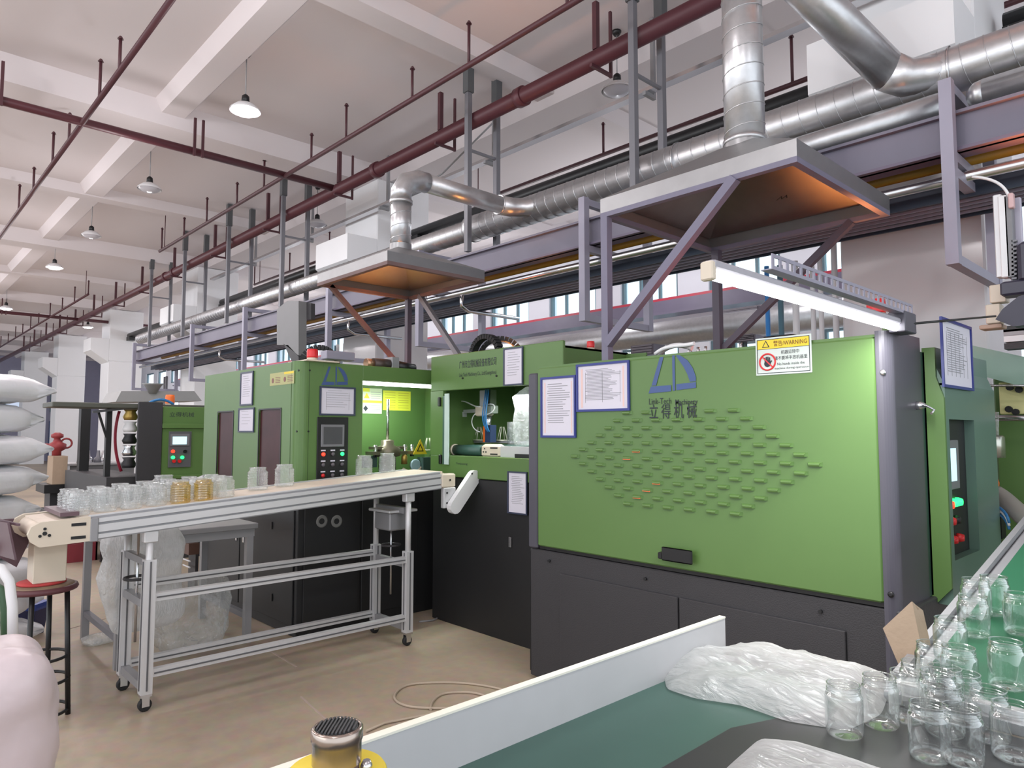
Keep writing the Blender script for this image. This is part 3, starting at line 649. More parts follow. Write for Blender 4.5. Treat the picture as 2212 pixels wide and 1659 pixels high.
for i, s in enumerate(('No hands inside the', 'machine during operation')): text(s, 'lettering', wp, q+XR*(w*(.40-.05*i))+ZU*(hh*(.24-.12*i))-YR*.001, XR, ZU, .013, INKD, w*[.48, .6][i])
a, b = PY(1170, 945, YF), PY(1245, 810, YF); docframe('narrow blue-framed notice on the left of the louvred panel', (a.x, YF, a.z), XR, b.x-a.x, b.z-a.z, 18, BLUEF, tint=PEACH)
a, b = PY(1247, 890, YF), PY(1361, 782, YF); docframe('wide blue-framed notice on the louvred panel beside the logo', (a.x, YF, a.z), XR, b.x-a.x, b.z-a.z+.012, 22, BLUEF, 3, PEACH)
# control cabinet on the right end
XC1 = -1.0
part('cabinet_front', MB().prism([(-1.085, 3.70, .78), (XC1, 3.70, .88), (XC1, 3.70, 1.76), (-1.03, 3.70, 1.86), (-1.03, 3.70, 2.0), (-1.085, 3.70, 2.0)], (0, .02, 0)), GREEN, R)
cy1 = 4.62; ya, yb = PX(2054, 1000, XC1).y, PX(2108, 1000, XC1).y; za, zb = 1.0, 1.66
sd = MB().box((-1.06, 3.72, .8), (XC1, ya, 1.83)).box((-1.06, yb, .8), (XC1, cy1, 1.83)).box((-1.06, ya, zb), (XC1, yb, 1.83)).box((-1.06, ya, .8), (XC1, yb, za))
part('cabinet_side', sd, TEAL, R)
part('cabinet_shoulder', MB().prism([(-1.03, 3.72, 1.90), (XC1, 3.72, 1.82), (-1.06, 3.72, 1.82), (-1.06, 3.72, 2.0), (-1.03, 3.72, 2.0)], (0, cy1-3.72, 0)), TEAL, R)
cp = part('control_panel', box((-1.07, ya, za), (-1.045, yb, zb)), DARK2, R)
s = part('touch_screen', box((-1.045, ya+.03, 1.32), (-1.03, ya+.25, 1.56), .003), mat('grey_bezel', (120, 120, 124), .4), cp); part('screen_glass', box((-1.03, ya+.045, 1.36), (-1.0285, ya+.20, 1.52)), SCRN, s)
for y, z, m in ((ya+.08, 1.25, LEDR), (ya+.14, 1.255, LEDG), (ya+.22, 1.255, LEDG), (ya+.1, 1.17, RED), (ya+.18, 1.17, BLACK), (ya+.12, 1.08, RED), (ya+.22, 1.08, RED)):
    part('push_button', MB().lathe((-1.045, y, z), [(.022, 0), (.022, .012), (.016, .03), (0, .032)], 14, 'x'), m, cp)
docframe('blue-framed notice hung on the control cabinet side at the right', PX(2034, 836, XC1+.005), YR, .5, .33, 20, BLUEF, 6)
solo('latch', MB().tube([PX(1985, 878, -1.08), PX(2000, 876, -1.0), PX(2018, 885, -1.0), PX(2012, 893, -1.0)], .006, 8).lathe(PX(1990, 876, -1.06), [(.02, -.03), (.02, .0), (.008, .02)], 10, 'x'), STEEL, 'small metal latch on the corner post of the louvred machine', 'latch')
# beacons
def beacon(label, p, r=.04, h=.075, m=RED):
    t = thing('beacon', label, 'beacon', p)
    part('lens', MB().lathe(p, [(r*.98, .02), (r, .03), (r, h*.8), (r*.9, h), (0, h+.004)], 18), m, t); part('beacon_base', MB().lathe(p, [(r*.8, -.03), (r*.95, .02)], 16), CREAM, t)
beacon('red beacon behind the tube lamp on the louvred machine', PY(1893, 685, 4.2), .05, .10)
part('beacon_mast', box((-1.42, 4.18, 1.98), (-1.36, 4.24, 2.2)), GREEN, R)
beacon('small red beacon between the middle machine and the hood post', V3((PY(1276, 742, 4.5).x, 4.5, 2.292)), .034, .075)
# things on the roof edge
rt = thing('roof_bracket', 'black bracket with bolts on the roof edge above the warning plate', 'bracket', PY(1690, 738, 3.4)); a, b = PY(1652, 742, 3.38), PY(1722, 722, 3.38)
part('bracket_body', box((a.x, 3.34, 2.03), (b.x, 3.42, b.z), .008), BLACK, rt); part('bolt', MB().lathe((b.x-.03, 3.335, b.z-.02), [(.008, 0), (.008, .01)], 10, 'y'), STEEL, rt); part('bolt', MB().lathe((a.x+.02, 3.335, b.z-.035), [(.008, 0), (.008, .01)], 10, 'y'), STEEL, rt)
mf = thing('valve_block', 'row of small metal fittings on the roof edge below the dark post', 'fitting', (-2.7, 3.6, 2.03))
for px, r_ in ((1490, .02), (1508, .016), (1524, .014), (1600, .014)):
    p = PY(px, 742, 3.6); part('fitting', MB().lathe((p.x, 3.6, 2.0), [(r_, 0), (r_, .07), (r_*.6, .08), (r_*.6, .1)], 10), STEEL, mf)
# tube lamp on a perforated arm
XT = -1.05
y0, y1 = PX(1530, 590, XT).y, 3.27
tl = thing('tube_lamp', 'glowing white tube lamp on a perforated arm over the table', 'lamp', (XT, (y0+y1)/2, 2.04))
part('housing', box((XT-.022, y0, 2.063), (XT+.022, y1, 2.09), .006), mat('lamp_housing', (170, 168, 176), .4), tl)
part('glowing_tube', MB().tube([(XT, y0+.01, 2.05), (XT, y1-.01, 2.05)], .016, 12), TWHITE, tl)
for y in (y0, y1): part('end_cap', box((XT-.02, y-.012, 2.03), (XT+.02, y+.012, 2.085), .004), CREAM, tl)
ar = MB(); ya0 = y0+.32; ar.box((XT+.03, ya0, 2.11), (XT+.034, y1+.1, 2.122)).box((XT+.03, ya0, 2.148), (XT+.034, y1+.1, 2.16)).box((XT-.005, ya0, 2.11), (XT+.03, y1+.1, 2.113))
n = 26
for i in range(n+1): y = ya0+(y1+.1-ya0-.015)*i/n; ar.box((XT+.03, y, 2.122), (XT+.034, y+.014, 2.148))
part('perforated_arm', ar, LILAC, tl); part('arm_bracket', box((XT-.03, y1-.02, 2.03), (XT+.04, y1+.12, 2.12), .004), SLATE, tl)
solo('guy_wire', MB().tube([PX(1962, 700, -1.02), PY(2150, 683, 4.3)], .006, 6), BLACK, 'thin black rod running right from the corner post above the notice', 'rod')

# ================= middle machine =================
YM = 3.69
t = M_ = thing('inspection_machine', 'middle green machine with an open bay around a gripper arm', 'machine', (-4.3, 4.2, 0))
xa, xb = -4.99, -3.40
part('base_cabinet', box((xa+.03, YM, 0), (xb, 4.7, 1.215), .005), DARK2, t)
part('lower_band', box((xa, YM-.01, 1.22), (xb, YM+.02, 1.40), .005), GREEN, t)
part('sill', box((xa, YM+.02, 1.38), (xb, YM+.2, 1.40)), GREEN, t)
part('upper_band', box((xa, YM-.01, 1.955), (xb, YM+.02, 2.262), .005), GREEN, t)
part('left_frame', MB().box((xa, YM-.01, 1.40), (xa+.18, YM+.02, 1.955)), GREEN, t)
part('left_side', box((xa, YM+.02, 1.22), (xa+.02, 4.7, 2.26)), GREEN, t)
part('roof', box((xa, YM+.02, 2.245), (-3.6, 4.7, 2.262)), GREEN, t)
part('rear_panel', box((xa, 4.68, 1.22), (xb, 4.7, 2.25)), GREEN2, t)
part('right_side', box((-3.62, YM+.02, 1.96), (-3.6, 4.75, 2.262)), GREEN, t)
part('inner_panel', box((-4.45, 4.5, 1.4), (-4.2, 4.52, 1.95)), mat('dark_green_inner', (62, 92, 66), .5), t)
part('rear_tower', box((-3.66, 4.6, 1.2), (-3.5, 4.9, 2.2)), GREEN, t)
part('hinge_strip', box(PY(961, 1003, YM-.015), PY(970, 850, YM-.02)+V3((0, -.004, 0))), mat('pale_strip', (190, 208, 204), .4), t)
part('hinge_teeth', box(PY(956, 1003, YM-.012), PY(961, 855, YM-.014)), mat('dark_green_strip', (70, 100, 92), .4), t)
part('inner_lamp', box((-4.0, 3.95, 1.925), (-3.5, 3.99, 1.95), .004), mat('pale_lamp_bar', (225, 232, 215), .4, emit=.7), t)
for px, y in ((1000, 817), (1073, 812), (960, 1046)): p = PY(px, y, YM-.01); part('bolt', MB().lathe((p.x, YM-.018, p.z), [(.008, 0), (.008, .01)], 10, 'y'), BLACK, t)
p = PY(955, 870, YM-.01)
for px, y in ((953, 868), (955, 992)): p = PY(px, y, YM); part('hinge', box((p.x-.015, YM-.03, p.z-.04), (p.x+.015, YM-.01, p.z+.04), .004), BLACK, t)
text('广州市立得机械设备有限公司', 'lettering', M_, PY(992, 797, YM-.0115), XR, ZU, .068, INKD, .47, bold=.004)
text('Link Tech Machinery Co., Ltd(Guangzhou)', 'lettering', M_, PY(992, 803, YM-.0115)-ZU*.055, XR, ZU, .042, INKD, .47)
part('door_handle', box(PY(1098, 1182, YM-.012), PY(1105, 1160, YM-.005), .003), STEEL, M_)
text('Tianjusung', 'lettering', M_, PY(985, 1004, YM-.012)-ZU*.0, XR, ZU, .02, INKD, .15)
a, b = PY(1089, 834, YM-.012), PY(1131, 748, YM-.012); docframe('tall white notice on the middle machine above its bay', (a.x, YM-.012, a.z), XR, b.x-a.x, b.z-a.z, 10, NAVY)
a, b = PY(1098, 1108, YM-.013), PY(1140, 1020, YM-.013); docframe('white notice on the dark base below the middle bay', (a.x, YM-.013, a.z), XR, b.x-a.x, b.z-a.z, 16, NAVY)
# small belt inside the bay
cv = thing('bay_conveyor', 'short dark green belt with cream end bracket inside the middle bay', 'conveyor', (-4.4, 3.9, 1.4))
zc = 1.445; xr0, xr1 = PY(985, 985, 3.8).x, PY(1045, 985, 3.8).x
part('roller', MB().tube([(xr0, 3.8, zc), (xr1, 3.8, zc)], .045, 16), GBELT, cv); part('roller_cap', MB().tube([(xr0-.03, 3.8, zc), (xr0, 3.8, zc)], .05, 16), CREAM, cv)
e = part('end_bracket', box((xr1, 3.76, zc-.055), (xr1+.24, 3.84, zc+.055), .02), CREAM, cv)
for dx in (.13, .17): part('slot', box((xr1+dx, 3.756, zc-.03), (xr1+dx+.045, 3.761, zc-.02)), BLACK, e); part('slot', box((xr1+dx, 3.756, zc+.02), (xr1+dx+.045, 3.761, zc+.03)), BLACK, e)
for i in range(3): a_ = pi/2+i*2*pi/3; part('bolt', MB().lathe((xr1+.06+.018*cos(a_), 3.755, zc+.018*sin(a_)), [(.006, 0), (.006, .008)], 8, 'y'), BLACK, e)
part('belt_frame', box((xr1+.24, 3.77, zc-.06), (-3.36, 3.83, zc+.04)), ALU, cv); part('belt', box((xr0+.1, 3.84, zc+.02), (-3.3, 4.25, zc+.045)), GBELT, cv)
part('label_strip', box((xr0-.02, 3.74, zc-.13), (xr1+.12, 3.744, zc-.065)), mat('pale_label', (190, 186, 160), .6), cv)
part('red_label', box((xr1-.1, 3.735, zc-.125), (xr1, 3.74, zc-.07)), mat('salmon_label', (200, 124, 94), .6), cv)
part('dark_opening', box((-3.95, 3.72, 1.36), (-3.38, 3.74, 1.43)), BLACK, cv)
rl = solo('carrier_rail', box((xa-.2, 4.16, 1.5), (-3.5, 4.24, 1.52)), ALUD, 'metal rail carrying cone holders through the middle bay', 'rail')
def cone(label, p):
    t = thing('cone_holder', label, 'holder', p, 'cone holders in the middle bay')
    c = MB()
    for i in range(4): a_ = i*pi/2+.4; c.tube([V3(p)+V3((.05*cos(a_), .05*sin(a_), 0)), V3(p)+V3((.018*cos(a_), .018*sin(a_), .12))], .005, 5)
    part('wire_cage', c, mat('pale_wire', (206, 206, 190), .3, .4), t); part('ring', MB().tube(arc(V3(p), .052, 0, 2*pi, 16, XR, YR)[:-1], .006, 5, closed=True), mat('pale_wire', (206, 206, 190)), t); return t
cc = None
for i, (px, lab) in enumerate(((968, 'leftmost'), (1000, 'second from the left'), (1035, 'just left of the gripper'), (1085, 'right of the gripper'))):
    p = PY(px, 972, 4.2); p.z = 1.525
    if cc is None: cc = cone('pale wire cone holder in the middle bay, '+lab, p)
    else: dup(cc, p, 'pale wire cone holder in the middle bay, '+lab, group='cone holders in the middle bay')
cc2 = dup(cc, PY(925, 972, 4.2)*1.0, 'pale wire cone holder beside the frame left of the middle bay', group='cone holders in the middle bay')
# gripper
g = thing('gripper_arm', 'robot gripper with blue and white air tubes in the middle bay', 'robot arm', (-4.35, 4.1, 1.5)); gx = PY(1055, 900, 4.05).x
part('slide', box((gx-.1, 4.03, 1.83), (gx-.02, 4.12, 1.97), .004), ALU, g); part('slide_rail', MB().box((gx, 4.03, 1.8), (gx+.02, 4.1, 1.97)).box((gx+.035, 4.03, 1.8), (gx+.05, 4.1, 1.97)), STEEL, g)
part('gripper_head', box((gx-.13, 4.0, 1.74), (gx+.02, 4.1, 1.83), .01), CREAM, g); part('head_block', box((gx+.02, 4.0, 1.76), (gx+.1, 4.08, 1.83), .005), mat('grey_block', (130, 140, 130), .4), g)
part('cross_arm', MB().bar((gx-.5, 4.05, 1.785), (gx-.1, 4.05, 1.79), .03).bar((gx-.46, 4.05, 1.76), (gx-.33, 4.05, 1.76), .05, .045), ALU, g)
part('finger', MB().lathe((gx, 4.05, 1.56), [(.02, 0), (.03, .05), (.025, .12), (.035, .18)], 12), STEEL, g); part('red_post', box((gx-.06, 4.04, 1.51), (gx-.01, 4.09, 1.65)), ORANGE, g); part('navy_post', box((gx-.01, 4.02, 1.51), (gx+.06, 4.09, 1.66)), mat('navy_block', (44, 60, 92), .4), g)
for i in range(3):
    part('blue_hose', MB().tube(bez((gx+.02+.02*i, 4.0, 1.97), (gx+.06+.02*i, 3.95, 1.8), (gx-.02+.03*i, 3.95, 1.72), (gx+.05+.01*i, 4.0, 1.6)), .006, 6), BLUEH, g)
part('white_hose', MB().tube(bez((gx-.5, 4.05, 1.83), (gx-.3, 4.0, 1.95), (gx-.2, 4.0, 1.82), (gx-.05, 4.0, 1.82)), .006, 6), WHITE, g)
part('white_hose', MB().tube(bez((gx+.05, 4.0, 1.84), (gx+.2, 4.0, 1.86), (gx+.15, 4.0, 1.74), (gx-.02, 4.0, 1.75)), .005, 6), WHITE, g)
part('white_hose', MB().tube(bez((gx-.12, 4.0, 1.76), (gx-.2, 4.0, 1.72), (gx-.18, 4.0, 1.62), (gx-.06, 4.0, 1.6)), .005, 6), WHITE, g)
pf = thing('preform_chuck', 'ribbed metal chuck above a clear part at the left of the middle bay', 'chuck', (gx-.42, 4.1, 1.55)); part('ribbed_body', MB().lathe((gx-.42, 4.1, 1.62), [(.04, 0), (.045, .02), (.05, .03), (.05, .05), (.045, .055), (.055, .06), (.055, .08), (.048, .085), (.055, .09), (.055, .12), (.03, .13)], 16), mat('brown_metal', (130, 124, 104), .35, .6), pf)
part('clear_cup', MB().lathe((gx-.42, 4.1, 1.55), [(.055, 0), (.05, .02), (.04, .07)], 16, cap=False), CLEAR2, pf)
def crumple(c, size, n=10, amp=.02, fr=14, seed=1):
    """rounded pillow with folds"""
    c, sx, sy, sz = V3(c), *[s/2 for s in size]; bm = bmesh.new(); bmesh.ops.create_icosphere(bm, subdivisions=n, radius=1)
    v = []; 
    for q in bm.verts:
        p = q.co; e = .55; f = lambda a: math.copysign(abs(a)**e, a); p = V3((f(p.x)*sx, f(p.y)*sy, f(p.z)*sz))
        d = noise.noise(V3((p.x*fr, p.y*fr, p.z*fr*1.3+seed*7)))*amp+abs(noise.noise(V3((p.x*fr*2.3+seed, p.y*fr*.8, p.z*fr))))*amp*.9
        v.append(c+p+q.co*d)
    fs = [tuple(x.index for x in f.verts) for f in bm.faces]; bm.free(); m = MB().add(v, fs, True)
    zmin = c.z-sz
    for q in m.v: q.z = max(q.z, zmin)
    return m
solo('plastic_bag', crumple(PY(1130, 905, 3.95)+V3((.04, 0, 0)), (.2, .16, .5), 4, .03, 12, 3), FILM, 'crumpled clear bag hanging at the right of the middle bay', 'bag')
solo('glass_cylinder', MB().lathe(PY(1110, 978, 4.2), [(.06, 0), (.06, .27)], 18, cap=False), CLEAR2, 'tall clear cylinder beside the hanging bag in the middle bay', 'cylinder')
# cable chain
def chain(label, c, r, a0, a1, y, X, w=.07):
    t = thing('cable_chain', label, 'cable chain', c); n = 16; st = MB()
    for i in range(n):
        a = a0+(a1-a0)*i/(n-1); p = V3(c)+(V3(X)*cos(a)+ZU*sin(a))*r; q = V3(c)+(V3(X)*cos(a+(a1-a0)/(n-1)*.8)+ZU*sin(a+(a1-a0)/(n-1)*.8))*r
        part('link', MB().bar(p, q, w, .045, up=(p-V3(c)).normalized()), RUB, t)
    return t
p = PY(1050, 745, 4.1); chain('black cable chain arching over the middle machine, nearer loop', (p.x, 4.1, 2.27), .19, pi, .12*pi, 4.1, XR)
p = PY(1082, 740, 4.35); chain('black cable chain arching over the middle machine, farther loop', (p.x, 4.35, 2.27), .2, .95*pi, 0, 4.3, V3((.6, .8, 0)))

# ================= left machine =================
XL, YL = -5.17, 2.51
t = L_ = thing('blow_machine', 'green machine with two tinted windows and a lit bay behind the conveyor', 'machine', (-6.1, 3.1, 0))
part('base_cabinet', box((-7.12, YL+.04, 0), (XL-.02, 4.3, 1.12), .005), DARK2, t)
for x0, x1 in ((-7.05, -6.3), (-6.28, -5.24)): part('base_door', box((x0, YL+.028, .08), (x1, YL+.04, 1.04), .004), DARK2, t)
for y0, y1 in ((2.6, 3.1), (3.12, 3.68)): part('base_door', box((XL-.02, y0, .08), (XL-.008, y1, 1.04), .004), DARK2, t)
for x in (-6.36, -6.2): part('door_handle', box((x-.012, YL+.018, .62), (x+.012, YL+.03, .74), .004), STEEL, t)
for px, py in ((585, 1135), (585, 1290)): p = PY(px, py, YL+.02); part('hinge', box((p.x-.015, YL+.02, p.z-.03), (p.x+.015, YL+.03, p.z+.03)), BLACK, t)
for px in (695, 727): p = PX(px, 1126, XL-.01); part('vent_fan', MB().lathe((XL-.012, p.y, p.z), [(.05, 0), (.05, .006), (.04, .008), (.02, .003), (0, .003)], 18, 'x'), mat('pale_grille', (120, 120, 118), .5), t)
def winx(px, py): return PY(px, py, YL)
wA = (winx(467, 1027), winx(505, 888)); wB = (winx(556, 1035), winx(608, 882))
x0a, x1a, z0a, z1a = wA[0].x, wA[1].x, wA[0].z, wA[1].z; x0b, x1b, z0b, z1b = wB[0].x, wB[1].x, 1.06, wB[1].z
fp = MB().box((-7.19, YL, 1.03), (x0a, YL+.03, 2.16)).box((x1a, YL, 1.03), (x0b, YL+.03, 2.16)).box((x1b, YL, 1.03), (XL-.1, YL+.03, 2.16))
for a, b, c, d in ((x0a, x1a, z0a, z1a), (x0b, x1b, z0b, z1b)): fp.box((a, YL, 1.03), (b, YL+.03, c)).box((a, YL, d), (b, YL+.03, 2.16))
part('window_panel', fp, GREEN, t)
for a, b, c, d, nm in ((x0a, x1a, z0a, z1a, 'left'), (x0b, x1b, z0b, z1b, 'right')):
    w = part('tinted_window', box((a, YL+.012, c), (b, YL+.02, d)), AMBER, t); r_ = .04
    fr = MB().box((a-.006, YL-.004, c), (a+.006, YL+.002, d)).box((b-.006, YL-.004, c), (b+.006, YL+.002, d)).box((a, YL-.004, d-.006), (b, YL+.002, d+.006)).box((a, YL-.004, c-.006), (b, YL+.002, c+.006))
    part('window_gasket', fr, BLACK, w)
    for sx, sz, x, z in ((1, -1, a, d), (-1, -1, b, d), (1, 1, a, c), (-1, 1, b, c)):
        part('corner_fillet', MB().prism([(x, YL-.001, z), (x+sx*r_, YL-.001, z), (x+sx*r_*.3, YL-.001, z+sz*r_*.3), (x, YL-.001, z+sz*r_)], (0, .012, 0)), GREEN, w)
part('left_side', box((-7.19, YL+.03, 1.03), (-7.17, 4.3, 2.15)), GREEN, t)
cs = arc((XL-.08, YL+.08, 0), .08, -pi/2, 0, 7, XR, YR)
part('corner_post', MB().prism([V3((XL-.1, YL+.03, 1.03)), V3((XL-.1, YL, 1.03))]+[p+ZU*1.03 for p in cs]+[V3((XL, YL+.22, 1.03)), V3((XL-.03, YL+.22, 1.03))], (0, 0, 1.135)), GREEN, t)
part('post_seam', MB().box((XL-.102, YL-.002, 1.03), (XL-.098, YL+.001, 2.16)).box((XL-.001, YL+.1, 1.03), (XL+.001, YL+.104, 2.16)), mat('seam_green', (52, 76, 40), .6), t)
for px, py in ((645, 800), (669, 800), (641, 932), (666, 932)): p = PY(px, py, YL-.002) if px < 655 else PX(px, py, XL); part('bolt', MB().lathe(p, [(.008, -.004), (.008, .004)], 8, 'y' if px < 655 else 'x'), BLACK, t)
yo = PX(783, 900, XL).y
part('control_face', box((XL-.03, YL+.22, 1.03), (XL, yo, 2.165), .003), GREEN, t)
part('top_band', box((XL-.03, yo, 2.04), (XL, 4.3, 2.165), .003), GREEN, t)
part('roof', box((-7.17, YL+.03, 2.14), (-5.95, 4.3, 2.155)), GREEN, t); part('roof', box((-5.95, 3.0, 2.14), (XL-.03, 3.05, 2.155)), GREEN, t)
part('bay_back_panel', box((-5.92, 2.9, 1.1), (-5.9, 4.3, 2.14)), GREEN2, t); part('bay_left_panel', box((-5.9, 2.88, 1.1), (-5.2, 2.9, 2.14)), GREEN2, t); part('bay_far_panel', box((-5.9, 4.28, 1.1), (-5.2, 4.3, 2.14)), GREEN2, t)
part('bay_floor', box((-5.9, 2.9, 1.08), (-5.2, 4.3, 1.12)), DARK2, t)
part('bay_lamp_housing', box((-5.6, 3.05, 2.06), (-5.5, 4.1, 2.11), .006), WHITE, t); part('bay_lamp_tube', MB().tube([(-5.55, 3.06, 2.045), (-5.55, 4.1, 2.045)], .018, 10), TWHITE2, t)
# control panel
ya, yb = PX(683, 1000, XL).y, PX(750, 1000, XL).y; cp = part('control_panel', box((XL, ya, 1.1), (XL+.01, yb, 1.72), .003), BLACK, t)
sc = part('screen_bezel', box((XL+.01, ya+.03, 1.48), (XL+.02, yb-.04, 1.66), .003), mat('grey_bezel', (120, 120, 124)), cp); part('dark_screen', box((XL+.02, ya+.05, 1.50), (XL+.021, yb-.06, 1.64)), SCRD, sc)
for r_ in range(4):
    for c in range(3):
        if r_ == 3 and c != 1: continue
        y = ya+.055+.085*c; z = 1.42-.085*r_
        m = LEDR if (r_, c) == (0, 0) else LEDG if (r_, c) == (0, 2) else RED if (r_, c) in ((2, 0), (3, 1)) else mat('grey_knob', (96, 92, 96), .4)
        part('push_button', MB().lathe((XL+.01, y, z), [(.016, 0), (.016, .008), (.011, .016), (0, .017)], 12, 'x'), m, cp)
        part('button_label', box((XL+.01, y-.02, z+.025), (XL+.0112, y+.02, z+.036)), PAPER, cp)
lo = PX(694, 832, XL+.0012); logo(L_, lo, YR, ZU, .24, BLUEL)
a, b = PX(689, 897, XL), PX(767, 840, XL); docframe('landscape white notice above the black control panel', (XL, a.y, a.z), YR, b.y-a.y, b.z-a.z+.01, 8, NAVY, 2)
a, b = PY(520, 877, YL), PY(549, 801, YL); docframe('tall narrow notice at the top of the window panel', (a.x, YL, a.z), XR, b.x-a.x, b.z-a.z, 10, NAVY)
a, b = PY(516, 934, YL), PY(551, 880, YL); docframe('small notice between the two tinted windows', (a.x, YL, a.z), XR, b.x-a.x, b.z-a.z, 5, NAVY)
a, b = PY(583, 834, YL-.001), PY(636, 800, YL-.001); st = thing('warning_sticker', 'faded yellow warning sticker above the right tinted window', 'sticker', ((a.x+b.x)/2, YL, a.z)); w, hh = b.x-a.x, b.z-a.z
part('sheet', rect(a, XR, ZU, 0, 0, w, hh), mat('faded_sticker', (176, 176, 124), .6), st); part('yellow_corner', rect(a-YR*.001, XR, ZU, w*.6, hh*.8, w*.98, hh*.97), YEL, st)
for u in (.05, .55): part('symbol', MB().lathe(a+V3((w*(u+.08), -.002, hh*.4)), [(.022, 0), (.022, .001)], 12, 'y'), mat('symbol_brown', (130, 90, 84), .6), st)
lm = MB()
for u in (.24, .74):
    for i in range(4): lm.add(*(lambda g: (g.v, g.f))(rect(a-YR*.001, XR, ZU, w*u, hh*(.2+.13*i), w*(u+.2), hh*(.25+.13*i))))
part('printed_lines', lm, mat('symbol_brown', (130, 90, 84)), st, kind='stuff', loc=a)
# stickers inside the bay
xi = -5.899
a = PX(783, 893, xi); b = PX(825, 840, xi)
s1 = thing('safety_sheet', 'white and green safety sheet on the lit bay wall', 'notice', (xi, (a.y+b.y)/2, a.z)); w, hh = b.y-a.y, b.z-a.z; a = V3((xi+.001, a.y, a.z))
part('sheet', rect(a, YR, ZU, 0, 0, w, hh), mat('sheet_pale', (216, 226, 196), .6), s1)
part('yellow_band', MB().add(*(lambda g: (g.v, g.f))(rect(a+XR*.001, YR, ZU, 0, hh*.42, w, hh*.52))), YEL2, s1); part('yellow_corner', rect(a+XR*.001, YR, ZU, 0, hh*.86, w*.35, hh), YEL2, s1)
part('triangle', MB().prism([a+V3((.002, w*u, hh*v)) for u, v in ((.05, .6), (.35, .6), (.2, .82))], (.0005, 0, 0)), YEL, s1); part('diamond', MB().prism([a+V3((.002, w*u, hh*v)) for u, v in ((.03, .2), (.15, .08), (.27, .2), (.15, .32))], (.0005, 0, 0)), INKD, s1)
lm = MB()
for v in (.1, .16, .22, .3, .6, .68, .76, .84): lm.add(*(lambda g: (g.v, g.f))(rect(a+XR*.001, YR, ZU, w*.42, hh*v, w*.92, hh*(v+.02))))
part('printed_lines', lm, INK, s1, kind='stuff')
a = PX(827, 886, xi); b = PX(887, 846, xi); w, hh = b.y-a.y, b.z-a.z; a = V3((xi+.001, a.y, a.z)); s2 = thing('yellow_sheet', 'bright yellow instruction sheet on the lit bay wall', 'notice', (xi, a.y+w/2, a.z))
part('sheet', rect(a, YR, ZU, 0, 0, w, hh), YEL2, s2); lm = MB()
for v in (.12, .24, .4, .5, .64, .76, .88):
    for u in (.06, .54): lm.add(*(lambda g: (g.v, g.f))(rect(a+XR*.001, YR, ZU, w*u, hh*v, w*(u+.38), hh*(v+.025))))
part('printed_lines', lm, mat('yellow_ink', (184, 178, 60), .6), s2, kind='stuff')
# mechanism in the bay
mc = thing('turntable_mechanism', 'greasy metal turntable mechanism in the lit bay of the left machine', 'mechanism', (-5.5, 3.2, 1.2)); bx = -5.5; RM = mat('greasy_metal', (128, 120, 104), .35, .6, var=.3)
yA, yB = PX(800, 975, bx).y, PX(895, 975, bx).y; zz = PX(830, 975, bx).z
part('drive_column', MB().lathe((bx, yA+.18, 1.12), [(.08, 0), (.08, .25), (.12, .26), (.12, .33), (.06, .36), (.06, .4), (.03, .41)], 18), RM, mc)
part('vertical_rod', MB().tube([(bx, yA+.18, 1.5), (bx, yA+.18, 1.9)], .014, 8), STEEL, mc)
part('cross_plate', MB().box((bx-.05, yA-.02, zz-.03), (bx+.08, yB-.05, zz)).box((bx-.03, yA, zz+.02), (bx+.06, yB-.12, zz+.045)), RM, mc)
for y in (yA+.02, yA+.34, yA+.42): part('spacer', MB().lathe((bx+.05, y, zz-.05), [(.02, 0), (.02, .11)], 10), STEEL, mc)
part('lower_beam', box((bx-.06, yA-.1, zz-.14), (bx+.04, yA+.05, zz-.04)), mat('teal_block', (60, 84, 80), .4), mc)
part('brass_fitting', MB().lathe((bx+.07, yB-.16, zz-.12), [(.03, 0), (.03, .07), (.015, .09)], 10), mat('brass', (180, 150, 80), .35, .6), mc)
part('gauge', MB().lathe((bx+.1, yB-.06, zz-.13), [(.055, -.01), (.055, .012), (.045, .015)], 18, 'x'), mat('gauge_face', (160, 190, 200), .3), mc)
part('hose', MB().tube(bez((bx+.1, yB-.2, zz-.16), (bx+.15, yB-.1, zz-.22), (bx+.12, yB-.05, zz-.2), (bx+.1, yB+.02, zz-.14)), .012, 8), CREAM, mc)
part('yellow_triangle_plate', MB().prism([(bx+.12, yB-.1, zz-.03), (bx+.12, yB+.06, zz-.03), (bx+.12, yB-.02, zz+.11)], (.003, 0, 0)), YEL, mc)
part('triangle_print', MB().prism([(bx+.1235, yB-.06, zz-.005), (bx+.1235, yB+.02, zz-.005), (bx+.1235, yB-.02, zz+.07)], (.001, 0, 0)), BLACK, mc)
part('triangle_print_core', MB().prism([(bx+.125, yB-.045, zz+.004), (bx+.125, yB+.005, zz+.004), (bx+.125, yB-.02, zz+.05)], (.001, 0, 0)), YEL, mc)
part('teal_bin', box((bx+.05, yB-.0, 1.12), (bx+.15, yB+.4, zz-.06)), mat('teal_block', (60, 84, 80)), mc)
